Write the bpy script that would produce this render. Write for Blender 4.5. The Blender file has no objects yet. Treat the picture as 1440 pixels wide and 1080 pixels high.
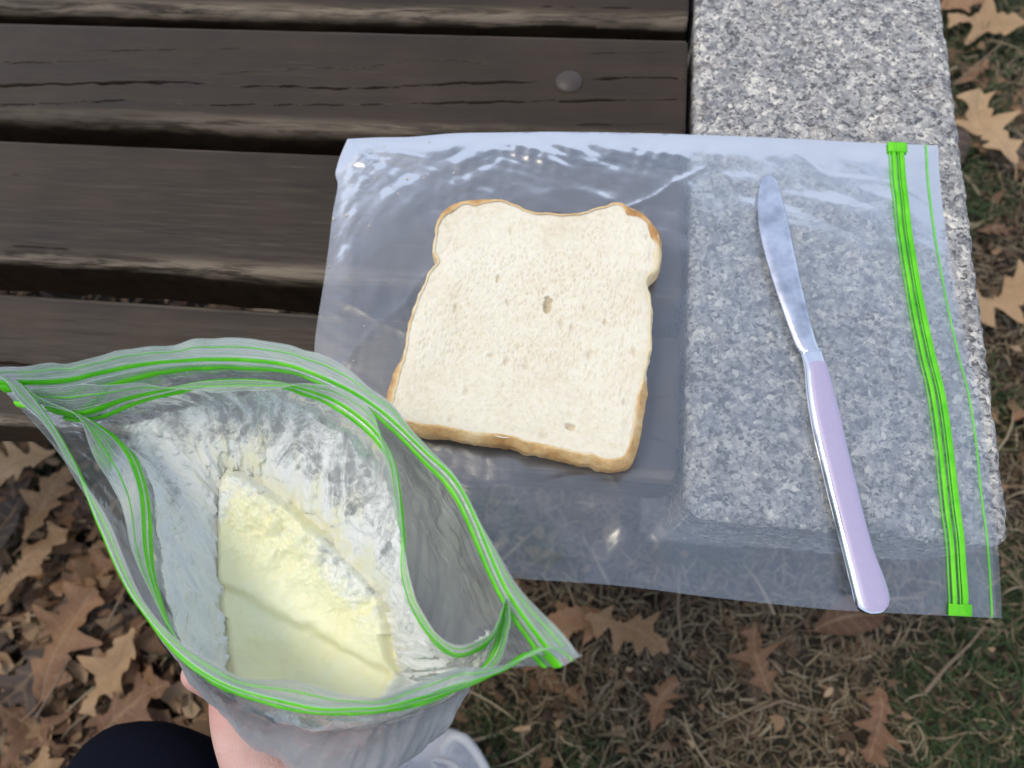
import bpy, bmesh, math, random
import numpy as np
from mathutils import Vector, Matrix

random.seed(7)
rng = np.random.default_rng(7)
S = bpy.context.scene
COL = S.collection

# ------------------------------------------------------------------ camera
CAM = np.array([0.0, 0.0, 0.80])
F = 1000.0
RC = np.array([[0.99232395, -0.07334558, 0.09956708],
               [0.10254633, 0.93803639, -0.33101659],
               [-0.06911894, 0.33868593, 0.93835729]])
cd = bpy.data.cameras.new('camera')
cam = bpy.data.objects.new('camera', cd); COL.objects.link(cam)
cd.sensor_width = 36.0; cd.lens = 25.0; cd.clip_start = 0.01; cd.clip_end = 500
M4 = Matrix([list(RC[0]) + [0], list(RC[1]) + [0], list(RC[2]) + [0.80], [0, 0, 0, 1]])
cam.matrix_world = M4
cd.dof.use_dof = True; cd.dof.focus_distance = 0.325; cd.dof.aperture_fstop = 8.5
S.camera = cam

# ------------------------------------------------------------------ world and sun
W = bpy.data.worlds.new('World'); S.world = W; W.use_nodes = True
wn, wl = W.node_tree.nodes, W.node_tree.links
wn.clear()
SUN_EL, SUN_AZ = 66.0, 276.0
sky = wn.new('ShaderNodeTexSky'); sky.sky_type = 'NISHITA'; sky.sun_disc = False
sky.sun_elevation = math.radians(SUN_EL); sky.sun_rotation = math.radians(SUN_AZ)
sky.air_density = 1.0; sky.dust_density = 2.0
wt = wn.new('ShaderNodeTexCoord')
wno = wn.new('ShaderNodeTexNoise'); wno.inputs['Scale'].default_value = 1.5; wno.inputs['Detail'].default_value = 3.0
wl.new(wt.outputs['Generated'], wno.inputs['Vector'])
wr = wn.new('ShaderNodeValToRGB'); wr.color_ramp.elements[0].position = 0.38; wr.color_ramp.elements[0].color = (0.50,)*3 + (1,)
wr.color_ramp.elements[1].position = 0.64; wr.color_ramp.elements[1].color = (0.70,)*3 + (1,)
wl.new(wno.outputs['Fac'], wr.inputs['Fac'])
wm = wn.new('ShaderNodeMixRGB'); wm.inputs['Color2'].default_value = (6.2, 6.85, 8.3, 1)
wl.new(wr.outputs['Color'], wm.inputs['Fac']); wl.new(sky.outputs['Color'], wm.inputs['Color1'])
bg = wn.new('ShaderNodeBackground'); bg.inputs['Strength'].default_value = 0.128
wo = wn.new('ShaderNodeOutputWorld')
wl.new(wm.outputs['Color'], bg.inputs['Color']); wl.new(bg.outputs['Background'], wo.inputs['Surface'])

sd = bpy.data.lights.new('sun', 'SUN'); sd.energy = 1.10; sd.angle = math.radians(16); sd.color = (1.0, 0.89, 0.70)
sun = bpy.data.objects.new('sun', sd); COL.objects.link(sun)
# nishita: rotation 0 = +Y, growing clockwise seen from above
az = math.radians(SUN_AZ); el = math.radians(SUN_EL)
sdir = Vector((math.sin(az) * math.cos(el), math.cos(az) * math.cos(el), math.sin(el)))
sun.rotation_euler = sdir.to_track_quat('Z', 'Y').to_euler()
S.view_settings.view_transform = 'Standard'; S.view_settings.look = 'None'
S.view_settings.gamma = 1; S.view_settings.exposure = 0.24
S.view_settings.use_curve_mapping = False
S.render.engine = 'CYCLES'
S.cycles.transparent_max_bounces = 48
S.cycles.max_bounces = 14
S.cycles.use_denoising = True

# ------------------------------------------------------------------ helpers
def un(x, y, z):
    """photo pixel + height above ground -> point in the place"""
    x = np.asarray(x, float); y = np.asarray(y, float); z = np.broadcast_to(np.asarray(z, float), x.shape)
    d = np.stack([(x - 720) / F, -(y - 540) / F, -np.ones_like(x)], -1) @ RC.T
    t = (CAM[2] - z) / -d[..., 2]
    p = d * t[..., None]
    p[..., 2] = z
    return p

def hsh(ix, iy, iz, seed):
    h = (ix * 374761393 + iy * 668265263 + iz * 2147483647 + seed * 974634777) & 0xffffffff
    h = ((h ^ (h >> 13)) * 1274126177) & 0xffffffff
    h = (h ^ (h >> 16)) & 0xffffffff
    return h / 4294967295.0

def vnoise(x, y, z=0.0, seed=0):
    x, y, z = np.broadcast_arrays(np.asarray(x, float), np.asarray(y, float), np.asarray(z, float))
    xi, yi, zi = np.floor(x).astype(np.int64), np.floor(y).astype(np.int64), np.floor(z).astype(np.int64)
    fx, fy, fz = x - xi, y - yi, z - zi
    fx, fy, fz = [f * f * f * (f * (f * 6 - 15) + 10) for f in (fx, fy, fz)]
    r = 0
    for a in (0, 1):
        for b in (0, 1):
            for c in (0, 1):
                r = r + hsh(xi + a, yi + b, zi + c, seed) * (fx if a else 1 - fx) * (fy if b else 1 - fy) * (fz if c else 1 - fz)
    return r * 2 - 1

def fbm(x, y, z=0.0, seed=0, octv=4, gain=0.5):
    r = 0; a = 1; s = 1
    for o in range(octv):
        r = r + a * vnoise(x * s, y * s, np.asarray(z) * s, seed + o * 17); a *= gain; s *= 2.03
    return r

def worley(x, y, seed=0):
    xi, yi = np.floor(x).astype(np.int64), np.floor(y).astype(np.int64)
    best = np.full(x.shape, 9.0); idv = np.zeros(x.shape)
    for a in (-1, 0, 1):
        for b in (-1, 0, 1):
            cx, cy = xi + a, yi + b
            px = cx + hsh(cx, cy, 0 * cx, seed); py = cy + hsh(cx, cy, 0 * cx + 1, seed)
            d = np.hypot(x - px, y - py); m = d < best
            best = np.where(m, d, best); idv = np.where(m, hsh(cx, cy, 0 * cx + 2, seed), idv)
    return best, idv

def mesh(name, V, Fc, mat, parent=None, smooth=True, uv=None, attrs=None):
    me = bpy.data.meshes.new(name)
    V = np.asarray(V, float).reshape(-1, 3)
    if isinstance(Fc, np.ndarray):
        n, k = Fc.shape
        me.vertices.add(len(V)); me.vertices.foreach_set('co', V.ravel())
        me.loops.add(n * k); me.loops.foreach_set('vertex_index', Fc.astype(np.int32).ravel())
        me.polygons.add(n)
        me.polygons.foreach_set('loop_start', np.arange(0, n * k, k, dtype=np.int32))
        me.polygons.foreach_set('loop_total', np.full(n, k, dtype=np.int32))
        me.update(calc_edges=True)
    else:
        me.from_pydata([tuple(v) for v in V], [], [tuple(f) for f in Fc])
    me.validate()
    if smooth: me.polygons.foreach_set('use_smooth', [True] * len(me.polygons))
    if uv is not None:
        l = me.uv_layers.new(name='UVMap')
        vi = np.zeros(len(me.loops), dtype=np.int32); me.loops.foreach_get('vertex_index', vi)
        l.data.foreach_set('uv', np.asarray(uv, float)[vi].ravel())
    for k, v in (attrs or {}).items():
        a = me.attributes.new(k, 'FLOAT', 'POINT'); a.data.foreach_set('value', np.asarray(v, float).ravel())
    me.materials.append(mat)
    o = bpy.data.objects.new(name, me); COL.objects.link(o)
    if parent: o.parent = parent
    return o

def gridfaces(nr, nc, closed=False):
    r = np.arange(nr - 1)[:, None]; c = np.arange(nc if closed else nc - 1)[None, :]
    a = r * nc + c; b = r * nc + (c + 1) % nc
    return np.stack([a, b, b + nc, a + nc], -1).reshape(-1, 4)

def empty(name, loc, label, cat, group=None):
    o = bpy.data.objects.new(name, None); COL.objects.link(o); o.location = loc; o.empty_display_size = 0.02
    o['label'] = label; o['category'] = cat
    if group: o['group'] = group
    return o

def tag(o, label, cat, group=None):
    o['label'] = label; o['category'] = cat
    if group: o['group'] = group
    return o

def adopt(root):
    """children were built in place coordinates: shift them so that the empty stands at the thing's base"""
    for ch in root.children:
        ch.matrix_parent_inverse = Matrix.Translation(-Vector(root.location))

def catmull(P, n, closed=True):
    """n samples through control points P (k,dim), uniform parameter"""
    P = np.asarray(P, float); k = len(P)
    t = np.linspace(0, k if closed else k - 1, n, endpoint=not closed)
    i = np.floor(t).astype(int)
    if not closed: i = np.minimum(i, k - 2)
    f = (t - i)[:, None]
    g = (lambda j: P[j % k]) if closed else (lambda j: P[np.clip(j, 0, k - 1)])
    a, b, c, d = g(i - 1), g(i), g(i + 1), g(i + 2)
    return 0.5 * (2 * b + (c - a) * f + (2 * a - 5 * b + 4 * c - d) * f ** 2 + (3 * b - a - 3 * c + d) * f ** 3)

def evalrows(G, v):
    """G (rows, cols, 3), v array of row coordinates -> (len(v), cols, 3), hermite with real spacing"""
    n = len(G)
    L = np.linalg.norm(np.diff(G, axis=0), axis=2).mean(1)
    s = np.concatenate([[0], np.cumsum(L)])
    T = np.zeros_like(G)
    T[1:-1] = (G[2:] - G[:-2]) / (s[2:] - s[:-2])[:, None, None]
    T[0] = (G[1] - G[0]) / L[0]; T[-1] = (G[-1] - G[-2]) / L[-1]
    out = []
    for x in np.atleast_1d(v):
        i = min(int(math.floor(x)), n - 2); f = x - i; h = L[i]
        h00 = 2*f**3 - 3*f**2 + 1; h10 = f**3 - 2*f**2 + f; h01 = -2*f**3 + 3*f**2; h11 = f**3 - f**2
        out.append(h00 * G[i] + h10 * h * T[i] + h01 * G[i+1] + h11 * h * T[i+1])
    return np.array(out)

def normals(G, closed=True):
    if closed: du = np.roll(G, -1, 1) - np.roll(G, 1, 1)
    else: du = np.gradient(G, axis=1)
    dv = np.gradient(G, axis=0)
    n = np.cross(du, dv); l = np.linalg.norm(n, axis=2, keepdims=True)
    return n / np.maximum(l, 1e-9)

# ------------------------------------------------------------------ materials
class Mt:
    def __init__(s, name):
        s.m = bpy.data.materials.new(name); s.m.use_nodes = True
        s.n = s.m.node_tree.nodes; s.l = s.m.node_tree.links; s.n.clear()
        s.out = s.n.new('ShaderNodeOutputMaterial')
    def nd(s, t, **kw):
        n = s.n.new(t)
        for k, v in kw.items():
            if k.startswith('_'): setattr(n, k[1:], v)
            else:
                inp = n.inputs[int(k[1:])] if k[0] == 'i' and k[1:].isdigit() else n.inputs[k.replace('__', ' ')]
                if isinstance(v, bpy.types.NodeSocket): s.l.new(v, inp)
                else: inp.default_value = v
        return n
    def bsdf(s, **kw):
        b = s.nd('ShaderNodeBsdfPrincipled')
        for k, v in kw.items():
            inp = b.inputs[k.replace('__', ' ')]
            if isinstance(v, bpy.types.NodeSocket): s.l.new(v, inp)
            else: inp.default_value = v
        return b
    def obj(s, scale=(1, 1, 1)):
        t = s.nd('ShaderNodeTexCoord'); mp = s.nd('ShaderNodeMapping', Vector=t.outputs['Object'])
        mp.inputs['Scale'].default_value = scale
        return mp.outputs['Vector']
    def uv(s, scale=(1, 1, 1)):
        t = s.nd('ShaderNodeTexCoord'); mp = s.nd('ShaderNodeMapping', Vector=t.outputs['UV'])
        mp.inputs['Scale'].default_value = scale
        return mp.outputs['Vector']
    def noise(s, vec, scale, detail=4.0, rough=0.55, dist=0.0):
        n = s.nd('ShaderNodeTexNoise', Vector=vec); n.inputs['Scale'].default_value = scale
        n.inputs['Detail'].default_value = detail; n.inputs['Roughness'].default_value = rough
        n.inputs['Distortion'].default_value = dist
        return n.outputs['Fac']
    def ramp(s, fac, stops, interp='LINEAR'):
        r = s.nd('ShaderNodeValToRGB', Fac=fac); e = r.color_ramp; e.interpolation = interp
        while len(e.elements) < len(stops): e.elements.new(0.5)
        for el_, (p, c) in zip(e.elements, stops):
            el_.position = p; el_.color = (c, c, c, 1) if isinstance(c, (int, float)) else tuple(c) + (1,)
        return r.outputs['Color']
    def math(s, op, a, b=0.0, c=0.0, clamp=False):
        n = s.nd('ShaderNodeMath', _operation=op, _use_clamp=clamp)
        for i, v in enumerate((a, b, c)):
            if isinstance(v, bpy.types.NodeSocket): s.l.new(v, n.inputs[i])
            else: n.inputs[i].default_value = v
        return n.outputs[0]
    def mix(s, fac, a, b, mode='MIX'):
        n = s.nd('ShaderNodeMixRGB', _blend_type=mode)
        for i, v in enumerate((fac, a, b)):
            if isinstance(v, bpy.types.NodeSocket): s.l.new(v, n.inputs[i])
            else: n.inputs[i].default_value = v if not (i and isinstance(v, tuple) and len(v) == 3) else v + (1,)
        return n.outputs[0]
    def bump(s, h, strength=0.5, dist=0.001, normal=None):
        b = s.nd('ShaderNodeBump', Height=h); b.inputs['Strength'].default_value = strength; b.inputs['Distance'].default_value = dist
        if normal: s.l.new(normal, b.inputs['Normal'])
        return b.outputs['Normal']
    def attr(s, name):
        return s.nd('ShaderNodeAttribute', _attribute_name=name).outputs['Fac']
    def fin(s, sh):
        s.l.new(sh.outputs[0] if hasattr(sh, 'outputs') else sh, s.out.inputs['Surface']); return s.m

def mat_wood(k):
    m = Mt('brown_painted_wood_%d' % k)
    v = m.obj((1, 1, 1)); vs = m.obj((3, 60, 60)); vl = m.obj((6, 420, 420))
    big = m.noise(v, 14, 5, .6); gr = m.noise(vs, 1.0, 8, .62, .6); fine = m.noise(vl, 1.0, 4, .6)
    col = m.ramp(m.math('ADD', m.math('MULTIPLY', big, .6), m.math('MULTIPLY', gr, .4)),
                 [(.30, (.018, .0105, .0052)), (.52, (.033, .0200, .0105)), (.75, (.057, .037, .020))])
    wear_sheen = m.attr('wear_sheen')
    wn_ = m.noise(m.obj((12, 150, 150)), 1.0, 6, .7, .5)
    wf = m.math('MULTIPLY', wear_sheen, m.ramp(wn_, [(.42, 0.1), (.55, 1.0)]))
    col = m.mix(wf, col, (.23, .18, .125))  # worn paint plus sky sheen on the rounded edges, both as colour
    h = m.math('ADD', m.math('MULTIPLY', gr, 1.0), m.math('MULTIPLY', fine, .35))
    b = m.bsdf(Base__Color=col, Roughness=m.ramp(gr, [(.3, .42), (.7, .58)]), Normal=m.bump(h, .28, .0010))
    b.inputs['Specular IOR Level'].default_value = .28
    return m.fin(b)

def mat_granite():
    m = Mt('speckled_granite')
    v = m.obj((1, 1, 1))
    dv = m.nd('ShaderNodeVectorMath', _operation='ADD')
    nz = m.nd('ShaderNodeTexNoise', Vector=v); nz.inputs['Scale'].default_value = 350; nz.inputs['Detail'].default_value = 3
    sc = m.nd('ShaderNodeVectorMath', _operation='SCALE'); m.l.new(nz.outputs['Color'], sc.inputs[0]); sc.inputs['Scale'].default_value = .004
    m.l.new(v, dv.inputs[0]); m.l.new(sc.outputs[0], dv.inputs[1])
    vo = m.nd('ShaderNodeTexVoronoi', Vector=dv.outputs[0]); vo.inputs['Scale'].default_value = 350
    sp = m.nd('ShaderNodeSeparateColor', Color=vo.outputs['Color'])
    c1 = m.ramp(sp.outputs[0], [(.0, (.04, .04, .043)), (.16, (.14, .14, .145)), (.36, (.25, .25, .255)), (.60, (.42, .41, .39)), (.84, (.72, .68, .60))], 'CONSTANT')
    vo2 = m.nd('ShaderNodeTexVoronoi', Vector=dv.outputs[0]); vo2.inputs['Scale'].default_value = 640
    sp2 = m.nd('ShaderNodeSeparateColor', Color=vo2.outputs['Color'])
    c2 = m.ramp(sp2.outputs[0], [(.0, (.03, .03, .032)), (.20, (.30, .295, .285)), (.62, (.56, .53, .49))], 'CONSTANT')
    n = m.noise(v, 160, 6, .7)
    col = m.mix(m.ramp(n, [(.42, 0.0), (.58, 1.0)]), c1, c2)
    big = m.noise(v, 22, 4, .6)
    col = m.mix(.5, col, m.ramp(big, [(.3, (.62, .63, .66)), (.7, (1.1, 1.08, 1.03))]), 'MULTIPLY')
    col = m.mix(.7, col, m.ramp(m.noise(v, 95, 4, .6), [(.38, (.60, .60, .63)), (.62, (1.32, 1.29, 1.21))]), 'MULTIPLY')
    col = m.mix(.12, col, m.ramp(m.noise(v, 60, 3), [(.55, (.5, .5, .5)), (.75, (.55, .38, .22))]), 'MIX')
    b = m.bsdf(Base__Color=col, Roughness=.55, Normal=m.bump(m.math('ADD', n, m.math('MULTIPLY', sp.outputs[1], .35)), .5, .0008))
    return m.fin(b)

def mat_film(name, haze=.05, gloss=1.0, rough=.09, tint=(.97, .98, .985), ribs=0.0, wr=1.0, wscale=60, scol=(.93, .96, .96), low=0.0):
    """thin clear plastic: two faces reflect, a little light is scattered"""
    m = Mt(name)
    v = m.obj((1, 1, 1))
    w1 = m.noise(v, wscale, 3, .5, .8); w2 = m.noise(v, wscale * 3.3, 3, .5, 1.2)
    h = m.math('ADD', w1, m.math('MULTIPLY', w2, .25))
    if low:
        w3 = m.noise(m.uv((.22, 1.1, 1)), 1.0, 5, .6, 1.2)
        h = m.math('ADD', h, m.math('MULTIPLY', w3, 1.6))
    nr = m.bump(h, .5 * wr, .004)
    uvn = m.nd('ShaderNodeTexCoord').outputs['UV']
    sx = m.nd('ShaderNodeSeparateXYZ', Vector=uvn)
    fr = m.nd('ShaderNodeFresnel', Normal=nr); fr.inputs['IOR'].default_value = 1.5
    fac = m.math('MULTIPLY', fr.outputs[0], 2.0 * gloss, clamp=True)
    gl = m.nd('ShaderNodeBsdfGlossy', Normal=nr); gl.inputs['Roughness'].default_value = rough
    tr = m.nd('ShaderNodeBsdfTransparent'); tr.inputs['Color'].default_value = tint + (1,)
    df = m.nd('ShaderNodeBsdfDiffuse', Normal=nr); df.inputs['Color'].default_value = scol + (1,)
    tl = m.nd('ShaderNodeBsdfTranslucent', Normal=nr); tl.inputs['Color'].default_value = scol + (1,)
    ds = m.nd('ShaderNodeMixShader', i0=.5); m.l.new(df.outputs[0], ds.inputs[1]); m.l.new(tl.outputs[0], ds.inputs[2])
    hz = m.math('MULTIPLY', m.ramp(w1, [(.3, .6), (.7, 1.4)]), haze)
    if ribs:
        # v runs in centimetres from the lip: moulded ribs lie parallel to it
        wv = m.math('SINE', m.math('MULTIPLY', sx.outputs['Y'], 2 * math.pi / .14))
        wv2 = m.noise(m.uv((.3, 9, 1)), 1.0, 2, .5)
        rib = m.math('MULTIPLY', m.math('POWER', m.math('MULTIPLY_ADD', wv, .5, .5), 3.0), m.ramp(wv2, [(.4, .1), (.62, 1.0)]))
        near = m.ramp(m.math('DIVIDE', sx.outputs['Y'], 4.0), [(.0, 1.0), (.52, .9), (.60, 0.0)])
        hz = m.math('ADD', hz, m.math('MULTIPLY', near, m.math('MULTIPLY_ADD', rib, ribs, ribs * .25)), clamp=True)
    if low:
        hz = m.math('ADD', hz, m.math('MULTIPLY', m.ramp(m.math('DIVIDE', sx.outputs['Y'], 17.0), [(.25, 0.0), (.50, 1.0)]), low), clamp=True)
    a = m.nd('ShaderNodeMixShader', Fac=fac); m.l.new(tr.outputs[0], a.inputs[1]); m.l.new(gl.outputs[0], a.inputs[2])
    b = m.nd('ShaderNodeMixShader', Fac=hz); m.l.new(a.outputs[0], b.inputs[1]); m.l.new(ds.outputs[0], b.inputs[2])
    return m.fin(b)

def mat_green(name='green_plastic', alpha=1.0):
    m = Mt(name)
    gn = m.noise(m.obj(), 90, 4, .6)
    b = m.bsdf(Base__Color=m.mix(m.ramp(gn, [(.35, 0.0), (.65, 1.0)]), (.13, .70, .012), (.26, .92, .035)), Roughness=.28)
    tl = m.nd('ShaderNodeBsdfTranslucent'); tl.inputs['Color'].default_value = (.26, .95, .03, 1)
    a = m.nd('ShaderNodeMixShader', i0=.35); m.l.new(b.outputs[0], a.inputs[1]); m.l.new(tl.outputs[0], a.inputs[2])
    if alpha < 1:
        t = m.nd('ShaderNodeBsdfTransparent'); c = m.nd('ShaderNodeMixShader', i0=alpha)
        m.l.new(t.outputs[0], c.inputs[1]); m.l.new(a.outputs[0], c.inputs[2]); a = c
    return m.fin(a)

def mat_crumb():
    m = Mt('bread_crumb')
    v = m.obj((1, 1, 1))
    n = m.noise(v, 260, 5, .65); n2 = m.noise(v, 30, 4, .6)
    vo = m.nd('ShaderNodeTexVoronoi', Vector=v, _feature='F1'); vo.inputs['Scale'].default_value = 900
    por = m.attr('pore')
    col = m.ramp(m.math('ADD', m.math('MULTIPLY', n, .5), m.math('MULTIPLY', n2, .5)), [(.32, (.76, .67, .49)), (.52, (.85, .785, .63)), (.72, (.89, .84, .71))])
    col = m.mix(m.math('MULTIPLY', por, .55), col, (.62, .53, .37))  # tan pores, with the shade of the hollows added in the colour
    h = m.math('ADD', n, m.math('MULTIPLY', vo.outputs['Distance'], .6))
    b = m.bsdf(Base__Color=col, Roughness=.85, Normal=m.bump(h, .30, .0008))
    b.inputs['Subsurface Weight'].default_value = .25; b.inputs['Subsurface Radius'].default_value = (.003, .002, .001)
    b.inputs['Subsurface Scale'].default_value = .5
    return m.fin(b)

def mat_crust():
    m = Mt('bread_crust')
    v = m.obj((1, 1, 1)); n = m.noise(v, 70, 5, .65); n2 = m.noise(v, 420, 4, .6)
    br = m.attr('brown')
    f = m.math('ADD', m.math('MULTIPLY', n, .7), m.math('MULTIPLY', br, .55))
    col = m.ramp(f, [(.22, (.84, .71, .45)), (.44, (.74, .49, .22)), (.68, (.52, .27, .09)), (.95, (.32, .14, .04))])
    b = m.bsdf(Base__Color=col, Roughness=.6, Normal=m.bump(m.math('ADD', n, m.math('MULTIPLY', n2, .8)), .8, .0012))
    return m.fin(b)

def mat_simple(name, col, rough=.5, metal=0.0, bump=0, scale=100, var=.15, **kw):
    m = Mt(name); v = m.obj(); n = m.noise(v, scale, 4, .6)
    c = m.mix(m.ramp(n, [(.3, 0.0), (.7, 1.0)]), tuple(x * (1 - var) for x in col), tuple(min(1, x * (1 + var)) for x in col))
    b = m.bsdf(Base__Color=c, Roughness=rough, Metallic=metal)
    if bump: m.l.new(m.bump(n, bump, .001), b.inputs['Normal'])
    for k, vv in kw.items(): b.inputs[k.replace('__', ' ')].default_value = vv
    return m.fin(b)

def mat_steel():
    m = Mt('polished_steel'); v = m.obj((1, 1, 1))
    n = m.noise(v, 25, 4, .6); n2 = m.noise(m.obj((300, 60, 60)), 1.0, 4, .6)
    b = m.bsdf(Base__Color=m.ramp(n, [(.34, (.36, .39, .45)), (.50, (.74, .78, .86)), (.7, (.84, .87, .92))]), Metallic=1.0,  # dark smudges in the base colour stand in for mirrored surroundings
               Roughness=m.ramp(n, [(.35, .07), (.7, .16)]), Normal=m.bump(m.math('ADD', n, m.math('MULTIPLY', n2, .02)), .12, .006))
    return m.fin(b)

def mat_leaf(name, c1, c2, c3):
    m = Mt(name)
    oi = m.nd('ShaderNodeObjectInfo').outputs['Random']
    v = m.obj((1, 1, 1)); n = m.noise(v, 45, 5, .65, .5); n2 = m.noise(v, 260, 3, .6)
    f = m.math('ADD', m.math('MULTIPLY', n, .75), m.math('MULTIPLY', m.math('SUBTRACT', oi, .5), .45))
    col = m.ramp(m.math('ADD', f, .12), [(.22, c1), (.5, c2), (.8, c3)])
    vein = m.attr('vein')
    col = m.mix(m.math('MULTIPLY', vein, .5), col, (.40, .27, .15))
    b = m.bsdf(Base__Color=col, Roughness=.6, Normal=m.bump(m.math('ADD', m.math('ADD', n, m.math('MULTIPLY', n2, .4)), m.math('MULTIPLY', vein, .6)), .5, .0012))
    tl = m.nd('ShaderNodeBsdfTranslucent', Color=col)
    a = m.nd('ShaderNodeMixShader', i0=.12); m.l.new(b.outputs[0], a.inputs[1]); m.l.new(tl.outputs[0], a.inputs[2])
    return m.fin(a)

def mat_blade(name, stops):
    m = Mt(name)
    g = m.attr('shade')
    b = m.bsdf(Base__Color=m.ramp(g, stops), Roughness=.65)
    tl = m.nd('ShaderNodeBsdfTranslucent', Color=m.ramp(g, stops))
    a = m.nd('ShaderNodeMixShader', i0=.2); m.l.new(b.outputs[0], a.inputs[1]); m.l.new(tl.outputs[0], a.inputs[2])
    return m.fin(a)

def mat_cream():
    m = Mt('pale_yellow_butter'); v = m.obj()
    n = m.noise(v, 38, 6, .62, .5); n2 = m.noise(v, 170, 4, .6, .8)
    wh = m.attr('white')
    wf = m.math('ADD', wh, m.math('MULTIPLY', m.math('SUBTRACT', n2, .5), .9), clamp=True)
    col = m.mix(m.ramp(n, [(.3, 0.0), (.7, 1.0)]), (.94, .87, .53), (.96, .92, .66))
    col = m.mix(m.ramp(wf, [(.25, 0.0), (.6, 1.0)]), col, (.86, .86, .80))
    gp = m.math('MULTIPLY', m.ramp(m.noise(v, 120, 5, .7, 1.5), [(.52, 0.0), (.64, 1.0)]), m.ramp(wh, [(.15, 0.0), (.5, .85)]))
    col = m.mix(gp, col, (.50, .50, .48))
    b = m.bsdf(Base__Color=col, Roughness=.42, Normal=m.bump(m.math('ADD', n, m.math('MULTIPLY', n2, .35)), .35, .003))
    b.inputs['Subsurface Weight'].default_value = .3; b.inputs['Subsurface Radius'].default_value = (.006, .004, .002); b.inputs['Subsurface Scale'].default_value = .5
    return m.fin(b)

def mat_smear():
    m = Mt('white_smear'); vo = m.obj()
    t = m.uv((1.0, .38, 1))
    n = m.noise(m.obj((1.0, .75, .75)), 34, 9, .64, 2.6); n2 = m.noise(vo, 120, 7, .68, 2.0); n3 = m.noise(vo, 420, 3, .6)
    cov = m.attr('cover')
    nn = m.math('ADD', m.math('MULTIPLY', n, .6), m.math('MULTIPLY', n2, .4))
    f = m.math('ADD', m.math('MULTIPLY', m.math('SUBTRACT', nn, .5), 2.3), cov)
    al = m.ramp(f, [(.28, 0.03), (.44, .22), (.56, .58), (.74, 1.0)])
    al = m.math('MULTIPLY', al, m.ramp(cov, [(.0, 0.0), (.14, 1.0)]))
    col = m.mix(m.math('MULTIPLY', m.attr('yellow'), m.ramp(n2, [(.4, .4), (.6, 1.0)])), (.92, .92, .91), (.90, .85, .52))
    b = m.bsdf(Base__Color=col, Roughness=.40, Normal=m.bump(m.math('ADD', f, m.math('MULTIPLY', n3, .03)), .32, .0025))
    tl = m.nd('ShaderNodeBsdfTranslucent'); tl.inputs['Color'].default_value = (.93, .94, .93, 1)
    c = m.nd('ShaderNodeMixShader', i0=.16); m.l.new(b.outputs[0], c.inputs[1]); m.l.new(tl.outputs[0], c.inputs[2])
    tr = m.nd('ShaderNodeBsdfTransparent')
    a = m.nd('ShaderNodeMixShader', Fac=al); m.l.new(tr.outputs[0], a.inputs[1]); m.l.new(c.outputs[0], a.inputs[2])
    return m.fin(a)

def mat_soil():
    m = Mt('soil'); v = m.obj()
    n = m.noise(v, 30, 8, .7); n2 = m.noise(v, 400, 5, .7); n3 = m.noise(v, 3, 4, .6)
    col = m.ramp(m.math('ADD', m.math('MULTIPLY', n, .5), m.math('MULTIPLY', n2, .5)), [(.3, (.020, .014, .010)), (.55, (.050, .036, .025)), (.75, (.095, .07, .048))])
    col = m.mix(m.ramp(n3, [(.45, 0.0), (.65, .5)]), col, (.035, .045, .018))
    b = m.bsdf(Base__Color=col, Roughness=.95, Normal=m.bump(m.math('ADD', n, n2), .8, .006))
    return m.fin(b)

def mat_cloth(name, col):
    m = Mt(name); v = m.obj((1, 1, 1))
    w = m.nd('ShaderNodeTexWave', Vector=v); w.inputs['Scale'].default_value = 900; w.inputs['Distortion'].default_value = 1.0
    n = m.noise(v, 900, 3, .6)
    c = m.mix(m.ramp(n, [(.3, 0.0), (.7, 1.0)]), tuple(x * .75 for x in col), tuple(x * 1.3 for x in col))
    b = m.bsdf(Base__Color=c, Roughness=.9, Normal=m.bump(m.math('ADD', w.outputs['Fac'], n), .4, .0005))
    b.inputs['Specular IOR Level'].default_value = .15
    return m.fin(b)

def mat_skin():
    m = Mt('skin'); v = m.obj()
    n = m.noise(v, 28, 5, .6); n2 = m.noise(v, 700, 3, .6)
    vo = m.nd('ShaderNodeTexVoronoi', Vector=v); vo.inputs['Scale'].default_value = 1500
    col = m.ramp(n, [(.3, (.62, .33, .27)), (.55, (.72, .44, .37)), (.75, (.78, .53, .45))])
    b = m.bsdf(Base__Color=col, Roughness=.48, Normal=m.bump(m.math('ADD', m.math('ADD', n2, vo.outputs['Distance']), m.math('MULTIPLY', m.noise(m.obj((60, 260, 60)), 1.0, 4, .6, 1.0), 1.5)), .45, .0006))
    b.inputs['Subsurface Weight'].default_value = .4; b.inputs['Subsurface Radius'].default_value = (.010, .004, .002); b.inputs['Subsurface Scale'].default_value = .4
    return m.fin(b)

WOODS = [mat_wood(k) for k in range(1)]
GRAN = mat_granite(); STEEL = mat_steel(); GREEN = mat_green()
PALEGREEN = mat_green('pale_green_plastic', .5)
FILM_FLAT = mat_film('clear_film', haze=.050, gloss=1.15, rough=.20, ribs=.05, wr=.22, wscale=30, scol=(.60, .77, 1.0))
FILM_OUT = mat_film('clear_film_outer', haze=.11, gloss=.7, rough=.15, low=.30, ribs=.60, wr=.5, wscale=45)
FILM_IN = mat_film('clear_film_inner', haze=.06, gloss=.55, rough=.14, ribs=.60, wr=.5, wscale=45)
CRUMB = mat_crumb(); CRUST = mat_crust(); CREAM = mat_cream(); SMEAR = mat_smear(); SKIN = mat_skin()
BLACKM = mat_simple('dark_iron', (.03, .03, .032), .5, .6, .3)
BOLT = mat_simple('brown_painted_bolt', (.050, .034, .025), .50, 0.0, .35, 120)

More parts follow.
